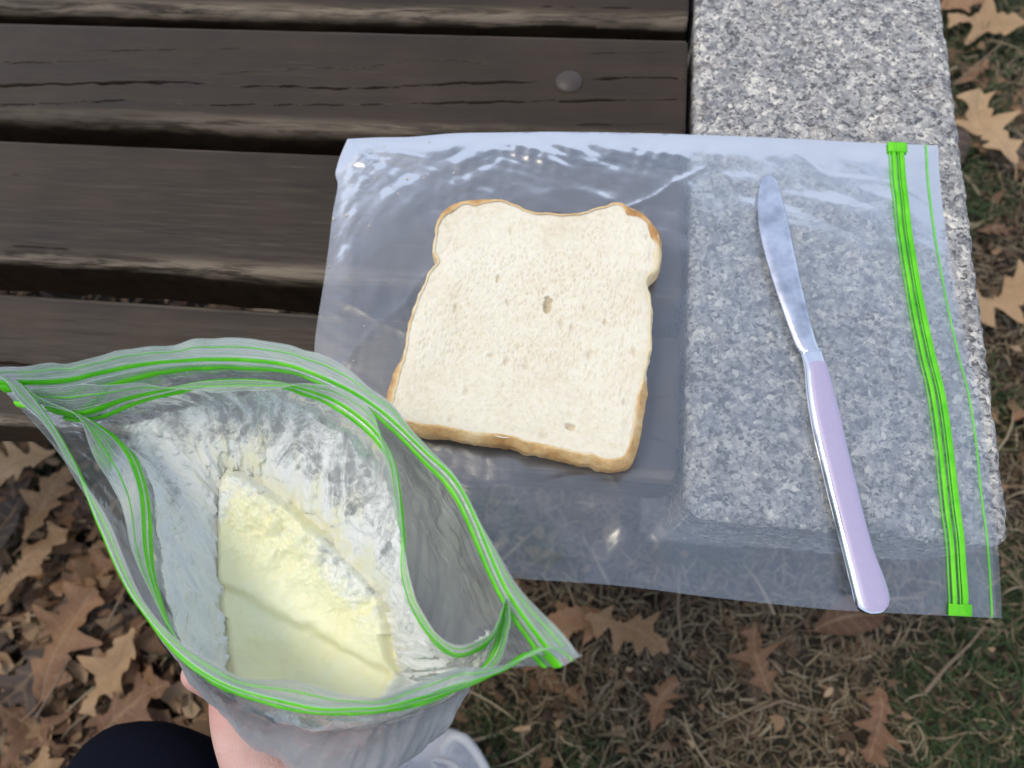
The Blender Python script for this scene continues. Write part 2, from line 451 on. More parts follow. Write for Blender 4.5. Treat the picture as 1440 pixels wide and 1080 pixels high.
# ------------------------------------------------------------------ setting: ground
TOP = 0.45
def build_ground():
    c = np.concatenate([-np.geomspace(60, 1.2, 14), np.linspace(-1.15, 1.15, 231), np.geomspace(1.2, 60, 14)])
    X, Y = np.meshgrid(c, c)
    Y = Y + .3 * (np.abs(X) < 2) * 0
    Z = .010 * fbm(X * 9, Y * 9, 0, 3, 4) + .004 * fbm(X * 55, Y * 55, 0, 5, 3)
    Z = np.where(np.maximum(abs(X), abs(Y)) > 1.3, Z * .4, Z) - .008
    o = mesh('ground', np.stack([X, Y, Z], -1), gridfaces(len(c), len(c)), mat_soil())
    o['kind'] = 'structure'
build_ground()

# ------------------------------------------------------------------ bench
bench = empty('park_bench', (-0.35, 0.25, 0), 'brown slatted park bench with a speckled granite end slab, carrying the bread and knife', 'bench')
XG0, XG1, XE = 0.0530, 0.2030, 0.0490
Y_EDGES = []   # near and far edge of each slat
def wy(px, py): return float(un(px, py, TOP)[1])
ed = [(wy(0, 597), wy(0, 409)), (wy(0, 365), wy(0, 193)), (wy(0, 165), wy(0, 28)), (wy(0, 8), wy(0, 8) + .082)]
ed.append((ed[3][1] + .018, ed[3][1] + .018 + .082))

CR = {1: [[(-.6, .42), (-.30, .41)]],
      2: []}
def px_poly(pts): return [tuple(un(a, b, TOP)[:2]) for a, b in pts]
CRACKS = [  # (polyline in the photo, half width, depth)
    (px_poly([(-200, 124), (0, 120), (60, 118), (130, 117), (205, 115), (300, 116)]), .0009, .0022),
    (px_poly([(330, 122), (400, 120), (470, 124), (560, 122), (640, 117), (700, 116), (772, 114)]), .0007, .0018),
    (px_poly([(828, 113), (880, 109), (940, 109), (962, 113), (972, 120)]), .0008, .002),
    (px_poly([(-100, 150), (0, 147), (80, 145), (190, 140)]), .0005, .0012),
    (px_poly([(240, 147), (360, 147), (480, 147), (560, 146)]), .0005, .0012),
    (px_poly([(560, 146), (700, 143), (780, 142), (880, 141), (950, 140), (970, 143)]), .0006, .0016),
    (px_poly([(-60, 90), (0, 88), (80, 87), (160, 84)]), .0004, .0010),
    (px_poly([(100, 72), (200, 71), (290, 69), (350, 67)]), .0004, .0010),
    (px_poly([(260, 106), (370, 99), (440, 95), (500, 97), (600, 82), (700, 92)]), .0004, .0008),
    (px_poly([(820, 76), (900, 74), (960, 72)]), .0004, .0009),
    (px_poly([(800, 175), (870, 176), (950, 172)]), .0005, .0010),
    (px_poly([(0, 248), (20, 246), (40, 250)]), .0006, .001),
    (px_poly([(-80, 505), (0, 510), (25, 513), (48, 516), (80, 518)]), .0008, .0018),
    (px_poly([(600, 540), (700, 545), (800, 552), (900, 556), (960, 560)]), .0005, .0012),
    (px_poly([(890, 610), (930, 620), (962, 636)]), .0007, .0018),
    (px_poly([(880, 650), (920, 660), (958, 680)]), .0007, .0018),
    (px_poly([(0, 545), (80, 548), (200, 556), (350, 560)]), .0004, .0010),
]
def crackdepth(X, Y):
    D = np.zeros_like(X)
    for pl, w, dp in CRACKS:
        xs = np.array([p[0] for p in pl]); ys = np.array([p[1] for p in pl])
        yc = np.interp(X, xs, ys) + .0006 * vnoise(X * 160, 0, 0, 5) + .0003 * vnoise(X * 600, 0, 0, 9)
        inside = (X > xs[0]) & (X < xs[-1])
        fade = np.clip(np.minimum(X - xs[0], xs[-1] - X) / .01, 0, 1)
        ww = w * (.30 + .9 * (vnoise(X * 90, 3, 0, 2) * .5 + .5) ** 1.5) * (.3 + .7 * fade)
        e = np.exp(-((Y - yc) / ww) ** 2)
        D -= np.where(inside, e * dp * 1.25 * fade, 0)
        D += np.where(inside, np.exp(-((Y - yc - 2.0 * ww) / (1.2 * ww)) ** 2) * dp * .16 * fade, 0)   # raised splintered lip
    return D

def build_slat(i, y0, y1):
    th = .050; r = .010
    xs = np.concatenate([np.linspace(-1.5, -.56, 24), np.linspace(-.55, XE - .0015, 420)])
    # profile round the section: top flat dense, rounded edges, sides, bottom
    a = np.linspace(math.pi * 1.0, math.pi * .5, 10)
    near = [(y0 + r + r * math.cos(t), TOP - r + r * math.sin(t)) for t in a]
    flat = [(y, TOP) for y in np.linspace(y0 + r, y1 - r, 175)[1:-1]]
    rf = .006
    far = [(y1 - rf + rf * math.cos(t), TOP - rf + rf * math.sin(t)) for t in np.linspace(math.pi * .5, 0, 7)]
    side2 = [(y1, z) for z in np.linspace(TOP - rf, TOP - th + .004, 6)[1:]]
    bot = [(y1 - .004, TOP - th), (y0 + .004, TOP - th)]
    side1 = [(y0, z) for z in np.linspace(TOP - th + .004, TOP - r, 12)[:-1]]
    pr = near + flat + far + side2 + bot + side1
    py = np.array([p[0] for p in pr]); pz = np.array([p[1] for p in pr])
    X, PY = np.meshgrid(xs, py, indexing='ij'); PZ = np.broadcast_to(pz, PY.shape).copy()
    PY = PY.copy()
    topm = PZ > TOP - .0095
    PZ += np.where(topm, crackdepth(X, PY), 0)
    PZ += np.where(topm, .00022 * fbm(X * 5, PY * 60, i * 7.3, 11, 4), 0)
    PZ += np.where(topm, .00013 * fbm(X * 40, PY * 300, i * 3.1, 21, 3), 0)
    # side roughness and wavy arris
    wob = .0016 * fbm(X * 7, i * 5.0, 0, 31, 3) + .0007 * fbm(X * 60, PZ * 300, i, 35, 3)
    PY += np.where(PY < y0 + r, wob, 0)
    wear_sheen = np.exp(-((PY - (y0 + .0030)) / .0036) ** 2) * (PZ > TOP - .0085) * np.clip(.75 + .6 * fbm(X * 4, i * 3, 0, 41, 3), 0, 1)  # near-edge band: real wear together with the painted sky sheen
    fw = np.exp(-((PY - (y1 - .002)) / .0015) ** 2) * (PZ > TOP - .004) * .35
    wear_sheen = np.clip(wear_sheen + fw, 0, 1)
    nc = len(pr)
    V = np.stack([X, PY, PZ], -1)
    # rounded end: last two rings pulled in
    end = V[-1].copy(); cyy = (y0 + y1) / 2; cz = TOP - th / 2
    e2 = end.copy(); e2[:, 0] = XE; e2[:, 1] = cyy + (end[:, 1] - cyy) * .975; e2[:, 2] = cz + (end[:, 2] - cz) * .955
    V = np.concatenate([V, e2[None]], 0)
    Fc = [tuple(f) for f in gridfaces(len(xs) + 1, nc, True)]
    Fc.append(tuple(range(len(xs) * nc, (len(xs) + 1) * nc)))
    Fc.append(tuple(reversed(range(nc))))
    wr_ = np.concatenate([wear_sheen, wear_sheen[-1:]], 0)
    o = mesh('slat', V, Fc, WOODS[0], bench, attrs={'wear_sheen': wr_})
    return o

slats = [build_slat(i, a, b) for i, (a, b) in enumerate(ed)]
bx0 = float(un(800, 115, TOP)[0])
def dome(name, x, y, z, r, h, mat, parent, n=28):
    V = [(x, y, z + h)]; rings = 7
    for k in range(1, rings + 1):
        t = k / rings * math.pi / 2
        for j in range(n):
            a = 2 * math.pi * j / n
            V.append((x + r * math.sin(t) * math.cos(a), y + r * math.sin(t) * math.sin(a), z + h * math.cos(t) - (0.001 if k == rings else 0)))
    Fc = [(0, 1 + j, 1 + (j + 1) % n) for j in range(n)]
    for k in range(rings - 1):
        for j in range(n):
            a = 1 + k * n + j; b = 1 + k * n + (j + 1) % n; Fc.append((a, a + n, b + n, b))
    Fc.append(tuple(1 + (rings - 1) * n + j for j in range(n)))
    return mesh(name, V, Fc, mat, parent)
for i, (a, b) in enumerate(ed):
    yy = (a + b) / 2 if i != 2 else float(un(800, 115, TOP)[1])
    dome('bolt_head', bx0, yy, TOP - .0004, .0088, .0034, BOLT, slats[i])

def box(name, x0, x1, y0, y1, z0, z1, mat, parent, r=.002):
    bm = bmesh.new(); bmesh.ops.create_cube(bm, size=1)
    for v in bm.verts:
        v.co = Vector((x0 + (v.co.x + .5) * (x1 - x0), y0 + (v.co.y + .5) * (y1 - y0), z0 + (v.co.z + .5) * (z1 - z0)))
    bmesh.ops.bevel(bm, geom=bm.edges[:], offset=r, segments=2, affect='EDGES')
    me = bpy.data.meshes.new(name); bm.to_mesh(me); bm.free(); me.materials.append(mat)
    o = bpy.data.objects.new(name, me); COL.objects.link(o); o.parent = parent
    return o

def build_granite():
    x0, x1 = XG0, XG1; y0 = wy(1100, 741); y1 = ed[4][1] + .012; th = .070
    nx, ny = 150, 420
    xs = np.linspace(x0, x1, nx); ys = np.linspace(y0, y1, ny)
    r = .005
    # section as grid: unfold top + four sides
    def prof(a, b, n):
        core = np.linspace(a, b, n)
        return core
    ex = np.concatenate([[x0] * 14, xs[1:-1], [x1] * 14]); dzx = np.concatenate([np.linspace(th, 0, 14), np.zeros(nx - 2), np.linspace(0, th, 14)])
    ey = np.concatenate([[y0] * 14, ys[1:-1], [y1] * 14]); dzy = np.concatenate([np.linspace(th, 0, 14), np.zeros(ny - 2), np.linspace(0, th, 14)])
    X, Y = np.meshgrid(ex, ey); D = np.maximum(*np.meshgrid(dzx, dzy))
    Z = TOP - D
    # round corners in plan and along the arris
    cx = np.clip(X, x0 + .012, x1 - .012); cy = np.clip(Y, y0 + .012, y1 - .012)
    vx, vy = X - cx, Y - cy; l = np.hypot(vx, vy); m = (l > 0) & (abs(vx) > 0) & (abs(vy) > 0)
    sc = np.where(m, np.minimum(1, .012 / np.maximum(l, 1e-6)), 1)
    X = cx + vx * sc; Y = cy + vy * sc
    edge = np.minimum.reduce([X - x0, x1 - X, Y - y0, y1 - Y])
    ro = np.clip((.005 - edge) / .005, 0, 1)
    Z = np.where(D == 0, Z - .0028 * ro ** 2, Z)
    Z = Z + np.where(D == 0, .0004 * fbm(X * 260, Y * 260, 0, 51, 3), 0)
    chip = np.clip(fbm(X * 70, Y * 70, Z * 70, 55, 3) - .15, 0, 1) * .0011
    X = X + np.where(X > x1 - .002, -chip, 0) + .0006 * fbm(Y * 180, Z * 180, X, 61, 3) * (ro > .5)
    Y = Y + np.where(Y < y0 + .002, chip, 0) + .0008 * fbm(X * 180, Z * 180, Y, 65, 3) * (ro > .5)
    mesh('granite_slab', np.stack([X, Y, Z], -1), gridfaces(len(ey), len(ex)), GRAN, bench)
    return y0, y1
gy0, gy1 = build_granite()
box('support', XG0 + .02, XG1 - .02, gy0 + .05, gy1 - .05, -.03, TOP - .068, GRAN, bench, .006)
box('support', -1.32, -1.22, gy0 + .05, gy1 - .05, -.03, TOP - .0505, GRAN, bench, .006)
box('crossbar', bx0 - .022, bx0 + .022, ed[0][0] + .012, ed[4][1] - .012, TOP - .062, TOP - .0503, BLACKM, bench, .002)
box('crossbar', XG0 - .019, XG0 + .019, ed[0][0] + .02, ed[4][1] - .012, TOP - .0860, TOP - .0703, BLACKM, bench, .002)
adopt(bench)

# ------------------------------------------------------------------ flat clear bag on the bench
def polyinterp(pts, n):
    pts = np.asarray(pts, float); return catmull(pts, n, closed=False)
def resample(P, n):
    s = np.concatenate([[0], np.cumsum(np.linalg.norm(np.diff(P, axis=0), axis=1))]); t = np.linspace(0, s[-1], n)
    return np.stack([np.interp(t, s, P[:, k]) for k in range(P.shape[1])], -1)
NU, NV = 330, 250
topE = resample(polyinterp([(489, 196), (530, 194), (580, 193), (640, 188), (700, 187), (770, 186), (870, 187), (975, 190), (1100, 195), (1255, 203), (1318, 206)], 600), NU)
botE = resample(polyinterp([(424, 778), (520, 790), (640, 803), (730, 812), (870, 822), (1000, 838), (1110, 850), (1200, 858), (1340, 865), (1419, 869)], 600), NU)
lefE = resample(polyinterp([(489, 196), (478, 222), (472, 245), (475, 262), (468, 300), (462, 350), (455, 400), (444, 470), (441, 520), (432, 640), (424, 778)], 600), NV)
rigE = resample(polyinterp([(1318, 206), (1321, 260), (1331, 340), (1347, 430), (1362, 500), (1377, 560), (1388, 640), (1396, 720), (1408, 800), (1419, 869)], 600), NV)
u = np.linspace(0, 1, NU)[None, :, None]; v = np.linspace(0, 1, NV)[:, None, None]
PX = (1 - v) * topE[None] + v * botE[None] + (1 - u) * lefE[:, None] + u * rigE[:, None] \
     - ((1 - u) * (1 - v) * topE[0] + u * (1 - v) * topE[-1] + (1 - u) * v * botE[0] + u * v * botE[-1])
BASE = un(PX[..., 0], PX[..., 1], TOP + .001)
U = u[..., 0] * np.ones((NV, 1)); Vv = v[..., 0] * np.ones((1, NU))
bx_, by_ = BASE[..., 0], BASE[..., 1]

BREAD = [(614,312),(626,293),(651,282),(695,279),(724,288),(744,296),(778,300),(813,299),(847,290),(862,284),(886,289),(911,306),(927,329),(931,352),(926,376),(911,393),(916,415),(917,445),(915,484),(908,523),(901,563),(894,606),(886,638),(868,650),(840,646),(803,638),(749,626),(705,617),(675,613),(626,604),(587,598),(558,590),(547,571),(557,528),(567,494),(577,445),(592,403),(607,376),(614,366),(608,352),(610,332)]
BZ0, BZ1 = TOP + .0040, TOP + .0185
bread_w = un(np.array([p[0] for p in BREAD]), np.array([p[1] for p in BREAD]), BZ1)[:, :2]
bc = bread_w.mean(0)

def fold(x, y, ang, freq, seed, p=3.0):
    c, s = math.cos(ang), math.sin(ang)
    q = (x * c + y * s) * freq + 1.2 * fbm(x * 9, y * 9, 0, seed + 3, 3)
    r = 1 - abs(vnoise(q, (y * c - x * s) * freq * .22, 0, seed))
    return np.clip(r, 0, 1) ** p
def crease(x, y, seed, freq):
    g = np.random.default_rng(seed); h = 0
    for k in range(7):
        a = g.uniform(0, math.pi); f = freq * g.uniform(.5, 1.6)
        q = (x * math.cos(a) + y * math.sin(a)) * f + g.uniform(0, 9) + .55 * vnoise(x * 22, y * 22, k, seed)
        h = h + abs((q % 1.0) - .5) * np.clip(vnoise(x * 26, y * 26, k * 3.3, seed + 7) * 1.6 + .25, 0, 1) / f
    return h
def bagheight(U, Vv, x, y):
    eT = np.exp(-(Vv / .12) ** 2) * (.12 + .88 * np.clip((.66 - U) / .12, 0, 1)); eL = np.exp(-(U / .07) ** 2); eB = np.exp(-((1 - Vv) / .16) ** 2) * np.clip((.95 - U) * 4, 0, 1)
    z = .0003 * (fbm(x * 13, y * 13, 0, 71, 2) + .5)
    z = z + eT * (.12 * crease(x, y, 5, 100) + .0003 * fold(x, y, 1.25, 42, 73) + .0003 * fbm(x * 35, y * 35, 0, 75, 3))
    z = z + eL * (.05 * crease(x, y, 6, 90) + .0002 * fold(x, y, .2, 50, 77) + .0002 * fbm(x * 40, y * 40, 0, 78, 3))
    z = z + eB * (.07 * crease(x, y, 8, 50) + .0004 * fold(x, y, .15, 34, 79, 2.2) + .0006 * fold(x, y, 1.2, 45, 80))
    z = z + .03 * crease(x, y, 9, 30) + .0003 * fold(x, y, .9, 22, 81, 6) + .0006 * fold(x, y, 2.2, 18, 82, 8)
    d = np.clip(np.minimum.reduce([Vv, 1 - Vv, U, 1 - U]) / .05, 0, 1); d = d * d * (3 - 2 * d)
    return np.clip(z, 0, None) * d
drop = np.clip(gy0 + .006 - by_, 0, None); droop = -.06 * drop - .6 * drop ** 1.5
# the film may only stand up where nothing lies on it
db = np.min(np.hypot(bx_[..., None] - bread_w[None, None, :, 0], by_[..., None] - bread_w[None, None, :, 1]), -1)
inb = np.zeros(bx_.shape, bool)
for k in range(len(bread_w)):
    (xa, ya), (xb, yb) = bread_w[k], bread_w[(k + 1) % len(bread_w)]
    c = ((ya > by_) != (yb > by_)) & (bx_ < (xb - xa) * (by_ - ya) / (yb - ya + 1e-12) + xa); inb ^= c
KN = [un(a, b, TOP + .004) for a, b in ((1080, 250), (1120, 430), (1142, 520), (1175, 680), (1222, 860))]
kx = np.array([k[0] for k in KN])[::-1]; ky = np.array([k[1] for k in KN])[::-1]
dk = abs(bx_ - np.interp(by_, ky, kx))
press = np.clip(np.where(inb, 0, db) / .025, 0, 1) * np.clip((dk - .008) / .02, 0, 1)
HT = bagheight(U, Vv, bx_, by_)
LIM = .0018
zt = TOP + .0014 + np.minimum(HT, LIM) * 1.0 + np.clip(HT - LIM, 0, None) * press + droop
ripl = .0001 * np.sin(Vv * 38 + 1.0 + 3 * fbm(Vv * 3, 0, 0, 9, 2)) * np.clip((U - .90) / .1, 0, 1)
zt = zt + ripl + .0006 * np.clip((U - .9) / .1, 0, 1)
zb = TOP + .0008 + droop - .0002
fbag = empty('storage_bag', tuple(BASE[NV // 2, NU // 2]), 'empty clear zip bag with green seal lying flat under the bread and knife', 'plastic bag')
LW = .325   # bag length in metres, lip at u = 1
uvf = np.stack([Vv * 20, (1 - U) * LW * 100], -1).reshape(-1, 2)
TOPL = np.stack([bx_, by_, zt], -1)
BOTL = np.stack([bx_, by_, np.minimum(zb, zt - .0004)], -1)
mesh('top_film', TOPL, gridfaces(NV, NU), FILM_FLAT, fbag, uv=uvf)
mesh('bottom_film', BOTL[::3, ::3], gridfaces(len(range(0, NV, 3)), len(range(0, NU, 3))), FILM_FLAT, fbag, uv=uvf.reshape(NV, NU, 2)[::3, ::3].reshape(-1, 2))

def ribbon(name, center, side, nrm, hw, h, mat, parent, prof=((-1, 0), (-.8, .7), (-.35, 1), (.35, 1), (.8, .7), (1, 0), (.0, -.6)), closed=False):
    """lens-shaped strip along centre points; hw/h may be arrays"""
    n = len(center); hw = np.broadcast_to(hw, n); h = np.broadcast_to(h, n)
    V = np.stack([center + side * (a * hw)[:, None] + nrm * (b * h)[:, None] for a, b in prof], 1)
    k = len(prof); Fc = [tuple(f) for f in gridfaces(n, k, True)]
    if closed: Fc += [tuple([(n - 1) * k + j, (n - 1) * k + (j + 1) % k, (j + 1) % k, j]) for j in range(k)]
    else: Fc += [tuple(range(k))[::-1], tuple(range((n - 1) * k, n * k))]
    return mesh(name, V.reshape(-1, 3), Fc, mat, parent)

def flat_line(u0, u1=None, v0=0.0, v1=1.0, n=200, lift=.0006):
    t = np.linspace(v0, v1, n); uu = u0 if u1 is None else u0 + (u1 - u0) * t
    iu = np.clip(uu * (NU - 1), 0, NU - 1.001) * np.ones(n); iv = np.clip(t * (NV - 1), 0, NV - 1.001)
    i0, j0 = iv.astype(int), iu.astype(int); a, b = (iv - i0)[:, None], (iu - j0)[:, None]
    P = (TOPL[i0, j0] * (1-a)*(1-b) + TOPL[i0+1, j0] * a*(1-b) + TOPL[i0, j0+1] * (1-a)*b + TOPL[i0+1, j0+1] * a*b)
    return P + np.array([0, 0, lift])
def flat_ribbon(name, u0, u1, hw, h, mat, **kw):
    c = flat_line(u0, u1, **kw); tg = np.gradient(c, axis=0); tg /= np.linalg.norm(tg, axis=1)[:, None]
    nr = np.array([0, 0, 1.0]) * np.ones((len(c), 1)); sd_ = np.cross(tg, nr)
    return ribbon(name, c, sd_, nr, hw, h, mat, fbag)
flat_ribbon('zip_track', .9240, .9330, .0011, .0005, GREEN)
flat_ribbon('zip_track', .9370, .9480, .0014, .0005, GREEN)
flat_ribbon('zip_ridge', .9170, .9250, .0004, .0004, PALEGREEN)
flat_ribbon('zip_ridge', .9305, .9405, .0003, .0007, GREEN)
flat_ribbon('lip_stripe', .9790, .9850, .0005, .0002, PALEGREEN)
for a, b in ((.0, .020), (.975, 1.0)):
    flat_ribbon('zip_end', .9230 + .009 * a, .9230 + .009 * b, .0030, .0007, GREEN, v0=a, v1=b, n=8, lift=.0009)
    flat_ribbon('zip_end', .9375 + .010 * a, .9375 + .010 * b, .0030, .0007, GREEN, v0=a, v1=b, n=8, lift=.0009)
adopt(fbag)

# ------------------------------------------------------------------ bread
def build_bread():
    root = empty('bread_slice', (bc[0], bc[1], BZ0), 'slice of white bread with a thin golden crust lying on the clear bag', 'bread')
    n = 520
    O = resample(np.vstack([catmull(bread_w, 1200), catmull(bread_w, 1200)[:1]]), n + 1)[:-1]
    ang = np.arange(n)
    tg = np.roll(O, -1, 0) - np.roll(O, 1, 0); tg /= np.linalg.norm(tg, axis=1)[:, None]
    area = np.sum(O[:, 0] * np.roll(O[:, 1], -1) - O[:, 1] * np.roll(O[:, 0], -1))
    nrm = np.stack([tg[:, 1], -tg[:, 0]], 1) * (1 if area > 0 else -1)     # outward
    rough = (.0005 * fbm(O[:, 0] * 160, O[:, 1] * 160, 0, 91, 4))
    O = O + nrm * rough[:, None]
    # crumb top: rings shrinking from outline to centre
    nr_ = 210; t = np.linspace(0, 1, nr_) ** .85
    ins = O - nrm * .0012
    G = ins[None] * (1 - t)[:, None, None] + bc[None, None] * t[:, None, None]
    x, y = G[..., 0], G[..., 1]
    # holes stretched along the slice's height, rounder low down
    wx = x + .0012 * fbm(x * 120, y * 120, 0, 95, 2); wy_ = y + .0012 * fbm(x * 120, y * 120, 0, 96, 2)
    d1, i1 = worley(wx * 520, wy_ * 300, 5); d2, i2 = worley(wx * 1100, wy_ * 700, 6); d3, i3 = worley(wx * 190, wy_ * 95, 7)
    ed_ = np.clip(t / .10, 0, 1)[:, None]
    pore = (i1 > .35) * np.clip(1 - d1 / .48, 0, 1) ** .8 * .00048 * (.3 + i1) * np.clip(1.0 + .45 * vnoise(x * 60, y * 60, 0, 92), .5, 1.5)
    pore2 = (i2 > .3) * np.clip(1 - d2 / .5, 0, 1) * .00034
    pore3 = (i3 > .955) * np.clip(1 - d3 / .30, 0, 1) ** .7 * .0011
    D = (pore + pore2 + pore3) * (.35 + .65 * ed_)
    hp = [(770, 428, .0021, .0042, .0045), (803, 600, .0026, .0015, .003), (700, 392, .001, .002, .0014), (690, 500, .0018, .001, .0012), (640, 435, .001, .003, .0012), (850, 455, .0008, .0022, .0014)]
    for a, b, sx, sy, dp in hp:
        c = un(a, b, BZ1); q = np.hypot((x - c[0]) / sx, (y - c[1]) / sy) + .3 * vnoise(x * 700, y * 700, 0, 97)
        D = D + dp * np.clip(1.15 - q, 0, 1) ** .6
    Z = BZ1 - D + .0007 * ed_ * fbm(x * 30, y * 30, 0, 98, 3) - .0006 * (1 - ed_) + .0010 * np.clip((by_mean := y - bc[1]) / .05, 0, 1)
    V = np.concatenate([np.stack([x, y, Z], -1).reshape(-1, 3)])
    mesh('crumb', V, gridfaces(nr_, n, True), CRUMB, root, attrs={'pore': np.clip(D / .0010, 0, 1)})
    # crust: rim + side wall + underside
    prof = [(-.0013, BZ1 - .0006), (-.0006, BZ1 - .0003), (-.0001, BZ1 - .0009), (.0003, BZ1 - .0028), (.0006, BZ1 - .006), (.0005, BZ1 - .0105), (-.0002, BZ0 + .0025), (-.0014, BZ0 + .0003), (-.004, BZ0)]
    hump = np.clip((O[:, 1] - (bc[1] + .035)) / .012, 0, 1)
    bot = np.clip((bc[1] - .030 - O[:, 1]) / .010, 0, 1)
    hm = np.zeros(n)
    for a, b, rr_ in ((640, 286, .012), (670, 279, .008), (895, 297, .010), (925, 335, .012), (931, 360, .008)):
        c = un(a, b, BZ1); hm = np.maximum(hm, np.exp(-((O[:, 0] - c[0]) ** 2 + (O[:, 1] - c[1]) ** 2) / rr_ ** 2))
    hm = hm * (.75 + .4 * vnoise(O[:, 0] * 150, O[:, 1] * 150, 0, 90))
    rows, br = [], []
    for k, (o_, z_) in enumerate(prof):
        wv = .0005 * fbm(O[:, 0] * 220, O[:, 1] * 220, k * .6, 93, 3)
        p = O + nrm * (o_ + wv + .0024 * bot * (k >= 3) * (k <= 6))[:, None]
        if k == 0: p = O - nrm * (.0017 + .0042 * hm)[:, None]
        if k == 1: p = O - nrm * (.0008 + .0016 * hm)[:, None]
        rows.append(np.column_stack([p, np.full(n, z_) + (.0013 * np.clip((O[:, 1] - bc[1]) / .05, 0, 1) + .0003) * (k < 2) + .0002 * vnoise(O[:, 0] * 400, O[:, 1] * 400, k, 94)]))
        rgt_ = np.clip((O[:, 0] - bc[0] - .03) / .01, 0, 1) * (1 - hump) * (1 - bot)
        br.append(-.30 + .38 * min(1, k / 3) + .32 * hump + .5 * hm + .26 * bot - .22 * rgt_ + .16 * vnoise(O[:, 0] * 90, O[:, 1] * 90, k * .7, 99) + .12 * fbm(O[:, 0] * 400, O[:, 1] * 400, k * 1.3, 89, 3))
    # puckered split in the bottom crust
    rows = np.array(rows); br = np.array(br)
    c = un(705, 622, BZ1)
    q = np.exp(-(((rows[..., 0] - c[0]) / .006) ** 2 + ((rows[..., 1] - c[1]) / .006) ** 2))
    rows[..., 1] += .0016 * q; br += q * .35
    rows = np.concatenate([rows, np.column_stack([np.tile(bc, (n, 1)), np.full(n, BZ0)])[None]]); br = np.concatenate([br, br[-1:]])
    mesh('crust', rows, gridfaces(len(rows), n, True), CRUST, root, attrs={'brown': br})
    adopt(root)
build_bread()

# crumbs on the film
CRM = mat_simple('crumb_bits', (.74, .62, .42), .8, 0, .5, 900)
cr_px = [(572, 251, 4.0), (596, 250, 2.8), (560, 273, 2.6), (540, 204, 2.4), (487, 302, 4.2), (468, 306, 3.2), (518, 317, 2.2), (505, 312, 1.6), (470, 332, 2.4), (602, 246, 1.8), (527, 250, 2.0), (603, 198, 2.6), (638, 243, 2.8), (582, 458, 1.6), (497, 507, 1.8), (512, 458, 1.8), (462, 372, 1.8), (466, 378, 1.5), (849, 646, 1.5), (1217, 480, 2.4)]
def topz(p):
    d = np.hypot(bx_ - p[0], by_ - p[1]); i = np.unravel_index(np.argmin(d), d.shape); return zt[i]
cmesh = None
for k, (a, b, s) in enumerate(cr_px):
    p = un(a, b, TOP + .003); z = topz(p)
    bm = bmesh.new(); bmesh.ops.create_icosphere(bm, subdivisions=2, radius=s * .00018)
    for w in bm.verts: w.co = w.co * (1 + .35 * float(vnoise(w.co.x * 2500 + k, w.co.y * 2500, w.co.z * 2500, k)))
    for w in bm.verts: w.co.z *= .75
    me = bpy.data.meshes.new('bread_crumb'); bm.to_mesh(me); bm.free(); me.materials.append(CRM)
    o = bpy.data.objects.new('bread_crumb', me); COL.objects.link(o); o.location = (p[0], p[1], z + s * .00012)
    if k == 0: tag(o, 'largest loose bread crumb near the top left corner of the flat clear bag', 'crumb', 'crumbs on the flat bag')
    elif k == 19: tag(o, 'tiny orange-brown crumb between the knife and the green seal', 'crumb', 'crumbs on the flat bag')
    else: tag(o, 'tiny pale bread crumb scattered on the dark part of the clear bag', 'crumb', 'crumbs on the flat bag')

